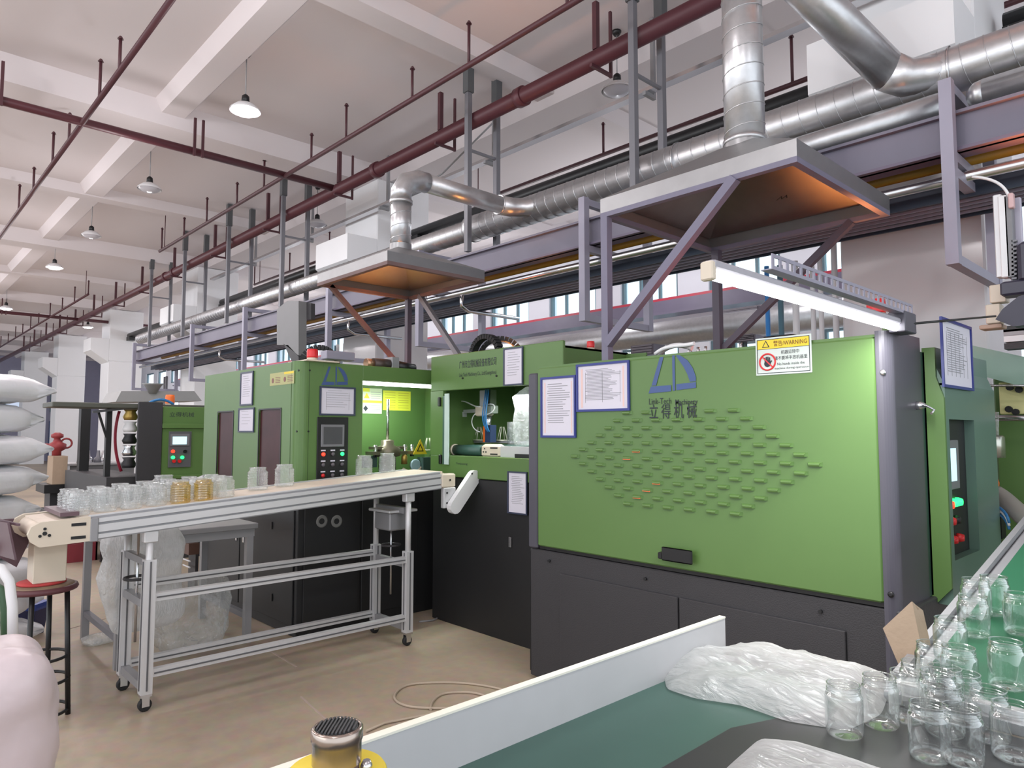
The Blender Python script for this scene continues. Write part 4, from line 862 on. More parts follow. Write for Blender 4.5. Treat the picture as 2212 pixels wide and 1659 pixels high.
# roof items of the left machine
beacon('red beacon on the roof of the left machine', V3((-5.22, 2.66, 2.18)), .045, .09)
part('beacon_plate', box((-5.45, 2.56, 2.165), (-5.12, 2.85, 2.175)), CREAM, L_)
rm = thing('roof_motor', 'black and brown motor lying on the roof edge of the left machine', 'motor', (-5.3, 3.3, 2.2)); a = PX(805, 790, -5.3).y; b = PX(840, 790, -5.3).y
part('motor_body', MB().tube([(-5.3, a, 2.2), (-5.3, b, 2.2)], .05, 16), mat('dark_brown_metal', (78, 66, 62), .4, .3), rm); part('motor_flange', box((-5.36, b, 2.15), (-5.25, b+.08, 2.27), .005), ALUD, rm); part('rear_cap', MB().tube([(-5.3, b+.08, 2.2), (-5.3, b+.27, 2.18)], .045, 12), BLACK, rm)
part('copper_end', MB().tube([(-5.3, a-.07, 2.2), (-5.3, a, 2.2)], .042, 12), mat('copper', (190, 150, 120), .3, .7), rm)
sb = solo('silver_bar', box(PX(705, 775, -5.4), PX(765, 762, -5.42)+V3((-.08, 0, 0)), .006), LILAC, 'grey bar with dark cap lying on the left machine roof', 'bar')
chain('black cable chain loop behind the red beacon on the left machine', (-5.75, 3.0, 2.2), .16, pi, 0, 3.0, V3((.6, .8, 0)), .05)
ps = thing('angled_column', 'grey angled sheet-metal column rising behind the left machine', 'column', (-6.7, 3.5, 2.1)); P = [PY(x, y, 3.7) for x, y in ((598, 668), (620, 650), (645, 650), (645, 770), (622, 745), (598, 745))]
part('sheet', MB().prism(P, (0, .1, 0)), mat('grey_sheet', (116, 116, 118), .5), ps); part('rear_wing', MB().prism([PY(x, y, 3.8) for x, y in ((645, 650), (672, 655), (672, 690), (645, 686))], (0, .05, 0)), DARK, ps)
part('foot', MB().prism([PY(x, y, 3.7) for x, y in ((612, 742), (645, 768), (645, 790), (630, 780))], (0, .1, 0)), DARK, ps)
# ================= aluminium belt conveyor =================
xf, xb_ = -4.45, -4.90
def zb(y): return 1.125+.0615*(y-.9)      # belt surface height
t = C_ = thing('belt_conveyor', 'long aluminium conveyor with a cream belt on a castor frame', 'conveyor', (-4.68, 2.1, 0))
y0, y1 = .95, 3.36
for x in (xf+.03, xb_-.03):
    s = 1 if x == xf+.03 else -1
    for dz, h in ((-.03, .022), (-.075, .04), (-.118, .022)):
        part('side_rail', MB().bar((x, y0, zb(y0)+dz+.012), (x, y1, zb(y1)+dz+.012), .03, h), ALU, t)
    part('rail_web', MB().bar((x-s*.006, y0, zb(y0)-.06), (x-s*.006, y1, zb(y1)-.06), .016, .13), ALUD, t)
part('belt', MB().bar((-4.675, .72, zb(.72)), (-4.675, 3.42, zb(3.42)), .40, .012), CREAMY, t)
part('edge_strip', MB().bar((xf+.01, y0, zb(y0)+.006), (xf+.01, y1, zb(y1)+.006), .035, .01), ALU, t); part('edge_strip', MB().bar((xb_-.01, y0, zb(y0)+.006), (xb_-.01, y1, zb(y1)+.006), .035, .01), ALU, t)
part('belt_return', MB().bar((-4.675, .8, zb(.8)-.09), (-4.675, 3.3, zb(3.3)-.09), .38, .008), CREAMY, t)
part('end_roller', MB().tube([(-4.87, .74, zb(.74)-.05), (-4.48, .74, zb(.74)-.05)], .052, 18), CREAMY, t)
for x in (xf+.03, xb_-.03):
    e = part('end_bracket', MB().prism([(x-.018, .95, zb(.95)+.008), (x-.018, .95, zb(.95)-.125), (x-.018, .72, zb(.72)-.12), (x-.018, .68, zb(.7)-.09), (x-.018, .665, zb(.7)-.05), (x-.018, .68, zb(.7)-.01), (x-.018, .72, zb(.7)+.012)], (.036, 0, 0)), CREAM, t)
    if x > -4.6:
        for i in range(3): a_ = pi/2+i*2*pi/3; part('bolt', MB().lathe((x+.018, .74+.024*cos(a_), zb(.74)-.05+.024*sin(a_)), [(.008, 0), (.008, .004)], 8, 'x'), BLACK, e)
        part('bolt', MB().lathe((x+.018, .74, zb(.74)-.05), [(.011, 0), (.011, .004)], 8, 'x'), BLACK, e)
        for dz in (-.025, -.095): part('slot', box((x+.017, .86, zb(.88)+dz-.008), (x+.02, .93, zb(.88)+dz+.008)), BLACK, e)
part('end_block', box((xf+.01, .95, zb(.95)-.13), (xf+.052, .99, zb(.95)), .004), ALUD, t)
part('belt_scraper', MB().bar((-4.9, .86, zb(.86)+.03), (-4.45, .86, zb(.86)+.03), .09, .022), MAROON, t)
part('deflector_sheet', MB().prism([(-4.95, .60, 1.10), (-4.95, .56, .93), (-4.95, .70, .82), (-4.95, .78, 1.02), (-4.95, .74, 1.10)], (.012, 0, 0)).bar((-4.95, .6, 1.1), (-4.5, .64, 1.11), .012, .012), MAROON, t)
part('guide_sheet', MB().bar((-4.9, .6, 1.0), (-4.55, .62, 1.02), .2, .01, up=(0, 1, .2)), MAROON, t)
# far end drive
part('drive_head', box((xf-.02, 3.36, 1.16), (xf+.05, 3.5, 1.27), .01), CREAM, t)
ds = [(xf+.055, 3.46, 1.01), (xf+.055, 3.66, 1.235)]
v = V3(ds[1])-V3(ds[0]); nrm = V3((0, -v.z, v.y)).normalized(); pl = []
for c_, s0 in ((V3(ds[0]), pi), (V3(ds[1]), 0)):
    a0 = math.atan2(v.z, v.y); 
    for i in range(7): a = a0+s0-pi/2+pi*i/6; pl.append(c_+V3((0, cos(a), sin(a)))*.055)
part('drive_cover', MB().prism(pl, (.05, 0, 0)), WHITE, t)
part('drive_bracket', box((xf+.01, 3.38, 1.0), (xf+.05, 3.5, 1.16), .004), ALU, t)
for y, z in ((3.41, 1.12), (3.45, 1.06), (3.41, 1.04), (3.62, 1.265), (3.44, 1.22)): part('bolt', MB().lathe((xf+.05 if y < 3.5 else xf+.105, y, z), [(.008, 0), (.008, .004)], 8, 'x'), BLACK, t)
part('drive_roller', MB().tube([(-4.87, 3.42, 1.225), (-4.48, 3.42, 1.225)], .05, 16), CREAMY, t)
def prof(a, b, w=.045):   # slotted aluminium extrusion
    return MB().bar(a, b, w, w)
def groove(a, b, off, w=.008): a, b, o_ = V3(a), V3(b), V3(off); return MB().bar(a+o_, b+o_, w, w)
SLOT = mat('slot_shadow', (92, 92, 95), .6)
for y, nm in ((1.27, 'near'), (3.08, 'far')):
    for x in (xf, xb_):
        zt = zb(y)-.13
        l = part('leg', prof((x, y, .10), (x, y, .70 if y > 2 else .86), .062), ALU, t)
        part('slot', groove((x, y, .12), (x, y, .69 if y > 2 else .85), (.032, 0, 0)), SLOT, l); part('slot', groove((x, y, .12), (x, y, .69 if y > 2 else .85), (0, -.032, 0)), SLOT, l)
        part('inner_leg', MB().tube([(x, y, .6), (x, y, zt+.0)], .022, 12), ALU, t)
        part('pivot_bracket', box((x-.03, y-.04, zt-.06), (x+.03, y+.04, zt+.01), .006), ALU, t)
        # castor
        c = part('castor_fork', MB().box((x-.03, y-.03, .085), (x+.03, y+.03, .1)).box((x-.024, y-.02, .03), (x-.018, y+.02, .09)).box((x+.018, y-.02, .03), (x+.024, y+.02, .09)), STEEL, t)
        part('wheel', MB().lathe((x, y, .037), [(.03, -.016), (.037, -.01), (.037, .01), (.03, .016)], 16, 'x'), RUB, c)
    for z in (.135, .60, .80 if y < 2 else 1.0):
        if z == .80: part('cross_bar', prof((xb_+.03, y, .84), (xf-.03, y, .84), .04), ALUD, t)
        else: part('cross_bar', prof((xb_+.03, y, z), (xf-.03, y, z), .045), ALUD, t)
    part('lift_screw', MB().tube([(-4.68, y, .34), (-4.68, y, 1.0)], .008, 8), STEEL, t)
    part('hand_wheel', MB().tube(arc((-4.68, y, .72), .07, 0, 2*pi, 18, XR, YR)[:-1], .009, 6, closed=True), DARK, t)
for x, z in ((xf, .64), (xb_, .64), (xf, .21), (xb_, .16)):
    b_ = part('long_rail', prof((x, 1.30, z), (x, 3.05, z-.0), .045), ALU, t); part('slot', groove((x, 1.31, z), (x, 3.04, z), (.023, 0, 0)), SLOT, b_)
part('gear_motor', MB().box((-4.8, 3.0, .84), (-4.58, 3.2, .98), .01), ALUD, t); part('motor_flange', box((-4.84, 2.97, .98), (-4.54, 3.23, 1.0), .004), ALU, t)
# ribbed jars on the belt
def ribbed(label, p, r=.068, h=.15):
    t = thing('ribbed_jar', label, 'jar', p, 'ribbed clear jars on the cream conveyor'); pr = [(r*.9, 0), (r, .01)]
    for i in range(6): z = .018+i*(h-.05)/6; pr += [(r, z), (r*.93, z+.008), (r, z+.016)]
    pr += [(r, h-.03), (r*.8, h-.018), (r*.78, h)]
    part('jar_body', MB().lathe(p, pr, 20, cap=False), CLEAR2, t); part('rim', MB().tube(arc(V3(p)+ZU*h, r*.78, 0, 2*pi, 20, XR, YR)[:-1], .004, 5, closed=True), CLEAR2, t); part('jar_base', MB().lathe(V3(p)+ZU*.003, [(0, .004), (r*.9, 0)], 20, cap=False), CLEAR2, t)
    return t
def onbelt(px, py):
    # iterate onto the inclined belt surface
    z = 1.15
    for _ in range(8): q = PZ(px, py, z); z = zb(q.y)+.008
    q.z = z; return q
J0 = None
for px, py, lab in ((556, 1058, 'clear ribbed jar on the belt below the right tinted window'), (614, 1050, 'clear ribbed jar beside the corner post, right of its twin'), (786, 1025, 'clear ribbed jar on the belt under the yellow sheet'), (836, 1018, 'clear ribbed jar nearest the warning triangle'),
                    (352, 1078, 'clear ribbed jar on the belt left of the left machine, apart from the crowd')):
    p = onbelt(px, py)
    if J0 is None: J0 = ribbed(lab, p)
    else: dup(J0, p, lab)
rnd = random.Random(3); k = 0
YCL = clear('yellow_clear_plastic', (236, 210, 96), base=.1, edge=.55, blend=.4, milk=.12)
for i in range(7):
    for j in range(3):
        y = .92+.135*i; x = -4.80+.125*j; p = V3((x+rnd.uniform(-.012, .012), y, zb(y)+.008)); k += 1
        o = dup(J0, p, 'clear jar crowded at the left belt end, %s row, %s' % (('first', 'second', 'third', 'fourth', 'fifth', 'sixth', 'seventh')[i], ('far side', 'middle', 'near side')[j]), sc=.86)
        if i == 4 and j == 2 or i == 5 and j == 2:
            for ch in o.children: 
                if ch.name.startswith('jar_body'): ch.data = ch.data.copy(); ch.data.materials[0] = YCL
            o['label'] = ['yellow tinted jar, left of the two at the belt end', 'yellow tinted jar, right of the two near the belt end'][i-4]
# grey side table behind the conveyor
t = thing('side_table', 'grey steel table behind the conveyor under a slanted tray', 'table', (-5.6, 2.0, 0))
part('table_top', box((-6.35, 1.3, .86), (-5.3, 2.28, .90), .004), GREYB, t); part('apron', box((-6.33, 1.32, .80), (-5.32, 2.26, .86)), ALUD, t)
for x, y in ((-5.35, 1.35), (-5.35, 2.23), (-6.3, 1.35), (-6.3, 2.23)): part('leg', box((x-.025, y-.025, 0), (x+.025, y+.025, .8)), ALUD, t)
for y in (1.35, 2.23): part('stretcher', box((-6.28, y-.02, .18), (-5.37, y+.02, .22)), GREYST, t)
t = thing('slanted_tray', 'slanted aluminium tray at the left machine, left of the windows', 'tray', (-7.3, 2.6, 1.0)); a, b = PY(335, 1078, 2.4), PY(440, 1040, 2.4)
part('tray_sheet', MB().prism([a, b, b+ZU*.02, a+ZU*.02], (0, .5, 0)), ALU, t); part('tray_lip', MB().prism([a-YR*.01, b-YR*.01, b+ZU*.06-YR*.01, a+ZU*.05-YR*.01], (0, .012, 0)), ALU, t)
# hanging plastic bag and items under the conveyor
solo('plastic_bag', crumple((-5.1, 1.42, .66), (.2, .46, .72), 4, .05, 5, 5), FILMW, 'large milky plastic bag hanging under the left conveyor end', 'bag')
solo('plastic_sheet', crumple((-5.45, 1.85, .28), (.4, .5, .5), 4, .06, 6, 8), FILM, 'crumpled clear plastic sheet on the floor behind the castor frame', 'sheet')
solo('plastic_scrap', crumple(PZ(225, 1378, .03), (.2, .3, .05), 3, .02, 8, 2), FILM, 'small clear plastic scrap on the floor left of the castor frame', 'scrap')
t = thing('bottle_rack', 'small brown rack with a clear ornate bottle behind the conveyor frame', 'rack', (-6.9, 2.3, .5)); p = PY(416, 1165, 2.5)
part('bottle', MB().lathe(p+ZU*-.02, [(.07, 0), (.08, .1), (.07, .16), (.03, .19), (.03, .22)], 14), CLEAR2, t); part('brown_block', box((p.x-.08, 2.44, p.z-.14), (p.x+.08, 2.54, p.z-.03)), mat('dark_brown', (92, 66, 56), .5), t)
for z in (-.2, -.26): part('shelf_rod', MB().tube([(p.x-.1, 2.45, p.z+z), (p.x+.1, 2.45, p.z+z)], .008, 6), WHITE, t)
part('rack_side', box((p.x-.1, 2.5, p.z-.5), (p.x+.1, 2.53, p.z-.14)), DARK, t)

# stool
t = thing('stool', 'round wooden stool with dark red rim and black legs', 'stool', (-4.78, .8, 0)); c = V3((-4.78, .8, 0))
part('seat', MB().lathe(c+ZU*.70, [(.15, 0), (.165, .01), (.165, .03), (.15, .04), (0, .04)], 28), WOOD, t); part('seat_rim', MB().tube(arc(c+ZU*.715, .166, 0, 2*pi, 28, XR, YR)[:-1], .017, 8, closed=True), mat('dark_red_rim', (92, 52, 58), .5), t)
part('red_cushion_edge', MB().lathe(c+ZU*.742, [(.12, 0), (.12, .012), (0, .014)], 24), mat('red_cloth', (188, 66, 66), .7), t)
for i in range(4): a = pi/4+i*pi/2+.3; part('leg', MB().tube([c+V3((.13*cos(a), .13*sin(a), .7)), c+V3((.16*cos(a), .16*sin(a), 0))], .014, 8), BLACK, t)
for z, r_ in ((.03, .158), (.2, .152), (.33, .146)): part('foot_ring', MB().tube(arc(c+ZU*z, r_, 0, 2*pi, 28, XR, YR)[:-1], .009, 6, closed=True), BLACK, t)
solo('cream_carton', box((-4.86, .74, .756), (-4.68, .9, .99), .004), CREAM, 'tall cream carton standing on the stool under the conveyor end', 'carton')
# blue bin, red crate
t = thing('blue_bin', 'small dark blue bin on the floor seen through the stool legs', 'bin', PZ(68, 1370, 0)); p = PZ(68, 1370, 0)
part('bin_body', MB().lathe(p, [(.08, 0), (.11, .2), (.115, .21), (.105, .21)], 4, smooth=False), mat('navy_bin', (40, 46, 96), .4), t); part('bin_rim', MB().lathe(p+ZU*.2, [(.118, 0), (.125, .02), (.125, .05), (.11, .05)], 4, smooth=False), BLUEC, t)
t = thing('red_crate', 'dark red crate on the floor far behind the conveyor end', 'crate', PZ(160, 1208, 0)); p = PZ(160, 1208, 0)
for q in ((-.25, -.2, -.23, .2), (.23, -.2, .25, .2), (-.25, -.2, .25, -.18), (-.25, .18, .25, .2)): part('crate_side', box((p.x+q[0], p.y+q[1], 0), (p.x+q[2], p.y+q[3], .22)), mat('dark_red_crate', (128, 44, 54), .5), t)
solo('dark_bench', box(PZ(150, 1175, .0)+V3((-.5, -.3, .3)), PZ(210, 1175, .0)+V3((.2, .5, .5)), .01), DARK, 'low dark bench behind the conveyor end', 'bench')
# white sacks stacked at the left
k = 0
for i in range(9):
    z = .12+.225*i; rn = random.Random(i); r_ = crumple((0, 0, 0), (1.0, .95, .215), 4, .022, 6, i+1)
    for v in r_.v:
        e = max(abs(v.x)/.5, abs(v.y)/.48)
        if abs(v.x) > .36 and abs(v.y) > .33: v.x *= 1.14; v.y *= 1.14; v.z *= .35
    lab = ['bottom', 'second', 'third', 'fourth', 'fifth', 'sixth', 'seventh', 'eighth', 'topmost'][i]
    ct = PZ(5, 1000, 1.5); c = V3((-6.45+rn.uniform(-.03, .03), .42+rn.uniform(-.03, .03), z)); r_.xform(Matrix.Translation(c) @ Matrix.Rotation(.75+rn.uniform(-.06, .06), 4, 'Z'))
    solo('white_sack', r_, SACK, 'white plastic sack at the left edge, %s of its stack' % lab, 'sack', 'stack of white sacks')
# front-left items
wt = thing('curved_handle', 'white curved tube frame at the left edge by the stool', 'frame', PZ(15, 1380, .3)); D0 = 3.0
q = lambda x, y, D: V3((0, 0, HC))+_ray(x, y)*(D/FPX)
pts = [q(28, 1395, 3), q(27, 1310, 3), q(20, 1255, 3), q(2, 1228, 3), q(-22, 1222, 3), q(-60, 1240, 3)]
part('tube', MB().tube(pts, .02, 12), WHITE, wt); part('dark_core', MB().tube([q(12, 1395, 3.1), q(11, 1320, 3.1), q(4, 1275, 3.1), q(-15, 1262, 3.1)], .018, 8), mat('dark_green_inner', (62, 92, 66)), wt)
part('stand', MB().tube([q(28, 1395, 3), V3((q(28, 1395, 3).x, q(28, 1395, 3).y, 0))], .02, 10), WHITE, wt)
p = q(-48, 1545, 2.55)
cr = crumple((p.x, p.y, .50), (.46, .46, .62), 5, .022, 5, 11)
solo('pink_bag', cr, SACKP, 'large pale pink plastic bag in the lower left corner', 'bag')
t = thing('blue_tray', 'bright blue plastic tray under the pale pink bag', 'tray', (p.x, p.y, .2)); pb = q(135, 1650, 2.6)
part('tray_body', box((p.x-.3, p.y-.3, .15), (pb.x, pb.y, .27), .01), BLUEC, t); part('tray_stand', box((p.x-.26, p.y-.26, 0), (pb.x-.06, pb.y-.06, .15)), DARK, t)

# ================= foreground table =================
XB, ZT = -1.212, .88
t = T_ = thing('work_table', 'foreground work table with green top and tall white side board', 'table', (-.6, 1.2, 0))
part('green_top', box((XB, -.4, ZT-.02), (.55, 2.03, ZT)), GBELT, t); part('table_body', box((XB+.03, -.38, .1), (.52, 2.04, ZT-.02)), GREYST, t)
part('side_board', box((XB-.02, -.4, ZT-.08), (XB, 2.078, ZT+.118)), BOARD, t); part('edge_band', box((XB-.021, -.4, ZT+.118), (XB+.001, 2.079, ZT+.123)), BOARDE, t)
for y in (.2, 1.9): part('leg', box((XB+.04, y-.03, 0), (XB+.1, y+.03, .1)), GREYST, t)
mt = MB(); a = PZ(1588, 1568, ZT+.003)
part('dark_mat', MB().prism([(a.x, a.y-.02, ZT), (a.x+.02, -.3, ZT), (.5, -.3, ZT), (.5, 2.02, ZT), (a.x+.16, 2.02, ZT)], (0, 0, .004)), MATD, t)
# plastic bags on the table
def fbag(label, poly, z0, h, seed, sub=26):
    """flat folded bag: grid inside an outline on the table, pillowed and creased"""
    P = [PZ(x, y, z0) for x, y in poly]; c = sum(P, V3())/len(P); m = MB(); n = len(P); rings = sub//2; vs = []; seg = 12
    out = []
    for i in range(n):
        for j in range(seg): out.append(P[i].lerp(P[(i+1) % n], j/seg))
    for _ in range(3): out = [(out[i-1]+out[i]*2+out[(i+1) % len(out)])/4 for i in range(len(out))]
    N_ = len(out)
    for r_ in range(rings+1):
        f = 1-(1-r_/rings)**1.0; s = 1-f
        for p_ in out:
            q_ = c.lerp(p_, s); edge = min(1, (1-s)*3.2); fold = 1-2.2*abs(noise.noise(V3((q_.x*9+q_.y*5, q_.y*11-q_.x*4, seed))))
            fine = 1-2*abs(noise.noise(V3((q_.x*16+q_.y*34, q_.y*20-q_.x*30, seed+3)))); cr_ = noise.noise(V3((q_.x*5, q_.y*5, seed+9)))
            vs.append(V3((q_.x, q_.y, z0+.002+edge**.6*h*(.5+.22*cr_+.10*fold)+fine*.004*edge)))
    fs = [(r_*N_+i, r_*N_+(i+1) % N_, (r_+1)*N_+(i+1) % N_, (r_+1)*N_+i) for r_ in range(rings) for i in range(N_)]
    return solo('plastic_bag', m.add(vs, fs, True), FILMW, label, 'bag')
fbag('crumpled milky plastic bag lying across the table behind the jars', [(1430, 1440), (1500, 1412), (1640, 1408), (1760, 1425), (1930, 1468), (1905, 1545), (1830, 1580), (1700, 1560), (1600, 1525), (1500, 1510), (1440, 1490)], ZT+.004, .085, 4, 40)
fbag('milky plastic bag at the bottom edge of the picture, right of the board', [(1640, 1598), (1720, 1606), (1850, 1645), (2000, 1700), (1980, 1760), (1700, 1760), (1500, 1740), (1570, 1660)], ZT+.004, .03, 9, 36)
# jars
def jar(label, p, r=.042, h=.118, grp='clear round jars on the table and belt'):
    t = thing('clear_jar', label, 'jar', p, grp)
    part('jar_body', MB().lathe(p, [(.0, .004), (r*.5, .002), (r*.85, 0), (r*.97, .006), (r, .016), (r, h*.76), (r*.96, h*.81), (r*.88, h*.84), (r*.86, h)], 28, cap=False), CLEAR, t)
    th = MB()
    for z in (.86, .91): th.tube(arc(V3(p)+ZU*h*z, r*.885, 0, 2*pi, 28, XR, YR)[:-1], .0012, 5, closed=True)
    part('thread', th, CLEAR, t); part('rim', MB().tube(arc(V3(p)+ZU*h, r*.87, 0, 2*pi, 28, XR, YR)[:-1], .0016, 6, closed=True), CLEAR, t)
    return t
K0 = jar('clear round jar on the table, the one nearest the front left', PZ(1825, 1588, ZT+.004))
for px, py, lab in ((1903, 1568, 'second clear jar from the front left, against the bag'), (1962, 1556, 'clear jar behind the second one, near the cardboard'), (1985, 1530, 'clear jar close under the cardboard sheet'), (2042, 1588, 'tall clear jar in the middle of the table cluster'),
                    (2045, 1545, 'clear jar just behind the middle of the cluster'), (2085, 1560, 'clear jar at the right of the cluster near the belt end'), (2010, 1640, 'clear jar in the front row, left one'), (2080, 1648, 'clear jar in the front row, right one'), (2140, 1600, 'clear jar on the table beside the belt end rail'),
                    (2190, 1640, 'clear jar at the lower right edge of the picture')):
    dup(K0, PZ(px, py, ZT+.004), lab)
# inclined green belt
XE = -.724; ye0, ye1 = 2.09, 4.3
def zi(y): return .93+.176*(y-2.09)
t = thing('inclined_belt', 'bright green inclined belt conveyor at the right edge', 'conveyor', (-.3, 3, .9))
part('belt', MB().prism([(XE+.06, ye0, zi(ye0)), (XE+.06, ye1, zi(ye1)), (XE+.06, ye1, zi(ye1)-.012), (XE+.06, ye0, zi(ye0)-.012)], (.9, 0, 0)), GBELT2, t)
part('left_rail', MB().bar((XE+.02, ye0, zi(ye0)+.0), (XE+.02, ye1, zi(ye1)), .022, .04), ALUD, t); part('rail_lip', MB().bar((XE+.05, ye0, zi(ye0)-.01), (XE+.05, ye1, zi(ye1)-.01), .03, .02), ALUD, t)
part('outer_strip', MB().bar((XE-.01, ye0+.1, zi(ye0)-.05), (XE-.01, ye1, zi(ye1)-.06), .03, .05), ALUD, t)
part('front_bar', box((XE+.0, ye0-.03, zi(ye0)-.05), (XE+1, ye0-.005, zi(ye0)+.004), .003), ALU, t); part('front_lip', box((XE+.0, ye0-.05, zi(ye0)-.05), (XE+1, ye0-.03, zi(ye0)-.02), .003), ALUD, t)
for y in (2.3, 4.2): part('leg', box((XE+.1, y-.02, 0), (XE+.14, y+.02, zi(y)-.02)), ALUD, t)
def onb(px, py):
    z = 1.
    for _ in range(10): p_ = PZ(px, py, z); z = zi(p_.y)+.004
    p_.z = z; return p_
for px, py, lab in ((2018, 1490, 'clear jar on the green belt, nearest its left lower corner'), (2055, 1430, 'clear jar on the green belt above the corner one'), (2030, 1560, 'clear jar at the foot of the green belt'), (2105, 1375, 'clear jar on the green belt reflecting green light'), (2150, 1320, 'clear jar midway up the green belt'),
                    (2110, 1330, 'clear jar midway up the green belt by the rail'), (2165, 1240, 'clear jar high on the green belt by the rail'), (2200, 1262, 'clear jar high on the green belt at the picture edge'), (2190, 1205, 'farthest clear jar on the green belt'), (2075, 1500, 'clear jar on the green belt right of the corner one')):
    dup(K0, onb(px, py), lab)
t = thing('cardboard_sheet', 'bent piece of brown cardboard standing between table and belt', 'cardboard', PZ(1945, 1440, ZT)); dd = PZ(1945, 1440, .93); X0 = dd.y
P = [PY(1945, 1445, X0), PY(1907, 1357, X0), PY(1968, 1300, X0), PY(1985, 1385, X0)]
part('outer_ply', MB().prism([P[0], P[1], P[2], P[3]], (0, .003, 0)), BROWNC, t); part('folded_flap', MB().prism([P[1]+YR*.004, P[2]+YR*.004, P[2]+V3((.012, .02, -.02)), P[1]+V3((.012, .02, -.02))], (.002, .002, 0)), BROWNC, t)
part('right_flap', MB().prism([P[3], P[2], P[2]+V3((.012, .05, -.03)), P[3]+V3((.012, .05, -.02))], (.003, 0, 0)), BROWNC, t); part('foot', MB().prism([P[0], P[3], V3((P[3].x, X0, ZT)), V3((P[0].x, X0, ZT))], (0, .003, 0)), BROWNC, t)
# foreground button
p = V3((0, 0, HC))+_ray(728, 1600)*(.56/FPX); c = V3((p.x, p.y, p.z-.012)); Q = 1.0
t = thing('stop_button', 'silver knob with black ribbed cap on a yellow disc in the foreground', 'button', (c.x, c.y, c.z-.03))
part('metal_ring', MB().lathe(c, [(.0195, -.004), (.0195, .012), (.0205, .014), (.0205, .022), (.019, .0235), (.0175, .0235), (.0175, .021)], 32, cap=False), mat('warm_steel', (170, 156, 146), .22, .9), t)
part('groove', MB().lathe(c, [(.018, -.012), (.018, -.004)], 28), BROWNST, t)
cb_ = part('black_cap', MB().lathe(c, [(.0176, .018), (.0176, .0215), (.016, .0235), (0, .024)], 28), BLACK, t)
for i in range(-5, 6):
    h_ = math.sqrt(max(0, .0165**2-(i*.0029)**2)); part('cap_rib', MB().bar(c+RT*(i*.0029)+V3((-RT.y, RT.x, 0))*(-h_)+ZU*.024, c+RT*(i*.0029)+V3((-RT.y, RT.x, 0))*h_+ZU*.024, .0014, .0014), mat('cap_rib_grey', (62, 64, 66), .5), cb_)
part('side_pin', MB().lathe(c+RT*.024+ZU*-.011, [(.004, 0), (.005, .004), (.003, .008)], 10), STEEL, t)
part('yellow_disc', MB().lathe(c+ZU*-.015, [(.0, 0), (.038, 0), (.040, .002), (.038, .005), (0, .005)], 36), YEL, t)
part('lower_body', MB().lathe(c+ZU*-.027, [(.024, 0), (.024, .0098)], 28), STEEL, t)
part('control_box', box((c.x-.04, c.y-.04, c.z-.11), (c.x+.04, c.y+.04, c.z-.027), .006), GREYST, t); part('box_post', box((c.x-.015, c.y-.015, 0), (c.x+.015, c.y+.015, c.z-.11)), GREYST, t)
# floor hose
hz = .008
pts = [PZ(*p_, hz) for p_ in ((1130, 1500), (1040, 1480), (960, 1474), (880, 1480), (852, 1505), (880, 1525), (960, 1530), (1030, 1522), (1060, 1510), (1020, 1496), (960, 1498), (935, 1515), (930, 1535))]
sm = []
for i in range(len(pts)-1):
    a0, a1, a2, a3 = pts[max(0, i-1)], pts[i], pts[i+1], pts[min(len(pts)-1, i+2)]
    for s in range(6): u = s/6; sm.append(.5*((2*a1)+(a2-a0)*u+(2*a0-5*a1+4*a2-a3)*u*u+(3*a1-a0-3*a2+a3)*u**3))
solo('floor_hose', MB().tube(sm, .008, 7), mat('beige_hose', (176, 160, 142), .5), 'thin beige hose coiled on the floor beyond the white board', 'hose')
solo('floor_hose', MB().tube([PZ(*p_, hz) for p_ in ((790, 1580), (830, 1562), (880, 1552), (1000, 1530), (1100, 1500), (1180, 1490))], .007, 7), mat('beige_hose', (176, 160, 142)), 'beige hose end running beside the white board to the button', 'hose')
solo('floor_cable', MB().tube([PZ(*p_, .008) for p_ in ((905, 1343), (935, 1340), (960, 1328))], .008, 6), GREYB, 'short grey cable on the floor at the middle machine base', 'cable')

# ================= far left machinery =================
XF = -9.4
def FX(x, y): return PX(x, y, XF)
a, b = FX(345, 1060), FX(444, 880)
t = thing('far_machine', 'smaller green machine with a lit control screen at the left, beyond the window machine', 'machine', (XF, 3.0, 0))
part('control_front', box((XF-.6, a.y, 1.0), (XF, b.y+.5, b.z), .01), GREEN, t); part('front_ridge', box((XF, a.y, FX(345, 925).z), (XF+.03, b.y+.4, FX(345, 915).z), .005), GREEN, t); part('front_ridge', box((XF, a.y, FX(345, 1035).z), (XF+.03, b.y+.4, FX(345, 1028).z), .005), GREEN, t)
part('base_cabinet', box((XF-.6, a.y, 0), (XF-.02, b.y+.5, 1.0)), DARK, t)
c0, c1 = FX(362, 1010), FX(413, 932); cp = part('control_panel', box((XF, c0.y, c0.z), (XF+.02, c1.y, c1.z), .003), mat('panel_grey', (92, 92, 96), .4), t)
s0, s1 = FX(366, 963), FX(408, 937); part('screen_bezel', box((XF+.02, s0.y, s0.z), (XF+.03, s1.y, s1.z)), mat('grey_bezel', (120, 120, 124)), cp); s0, s1 = FX(371, 960), FX(402, 943); part('lit_screen', box((XF+.03, s0.y, s0.z), (XF+.032, s1.y, s1.z)), SCRN, cp)
for x, y, m in ((372, 975, LEDR), (372, 988, LEDG), (392, 988, LEDG), (374, 996, RED), (386, 996, RED), (398, 975, BLACK)): p = FX(x, y); part('push_button', MB().lathe((XF+.02, p.y, p.z), [(.022, 0), (.022, .02)], 10, 'x'), m, cp)
text('立得机械', 'lettering', t, FX(366, 900)+XR*.001, YR, ZU, .06, INKD, .3)
part('dark_end_post', box((XF-.02, a.y-.28, .6), (XF+.02, a.y, FX(330, 872).z+.02), .006), DARK, t)
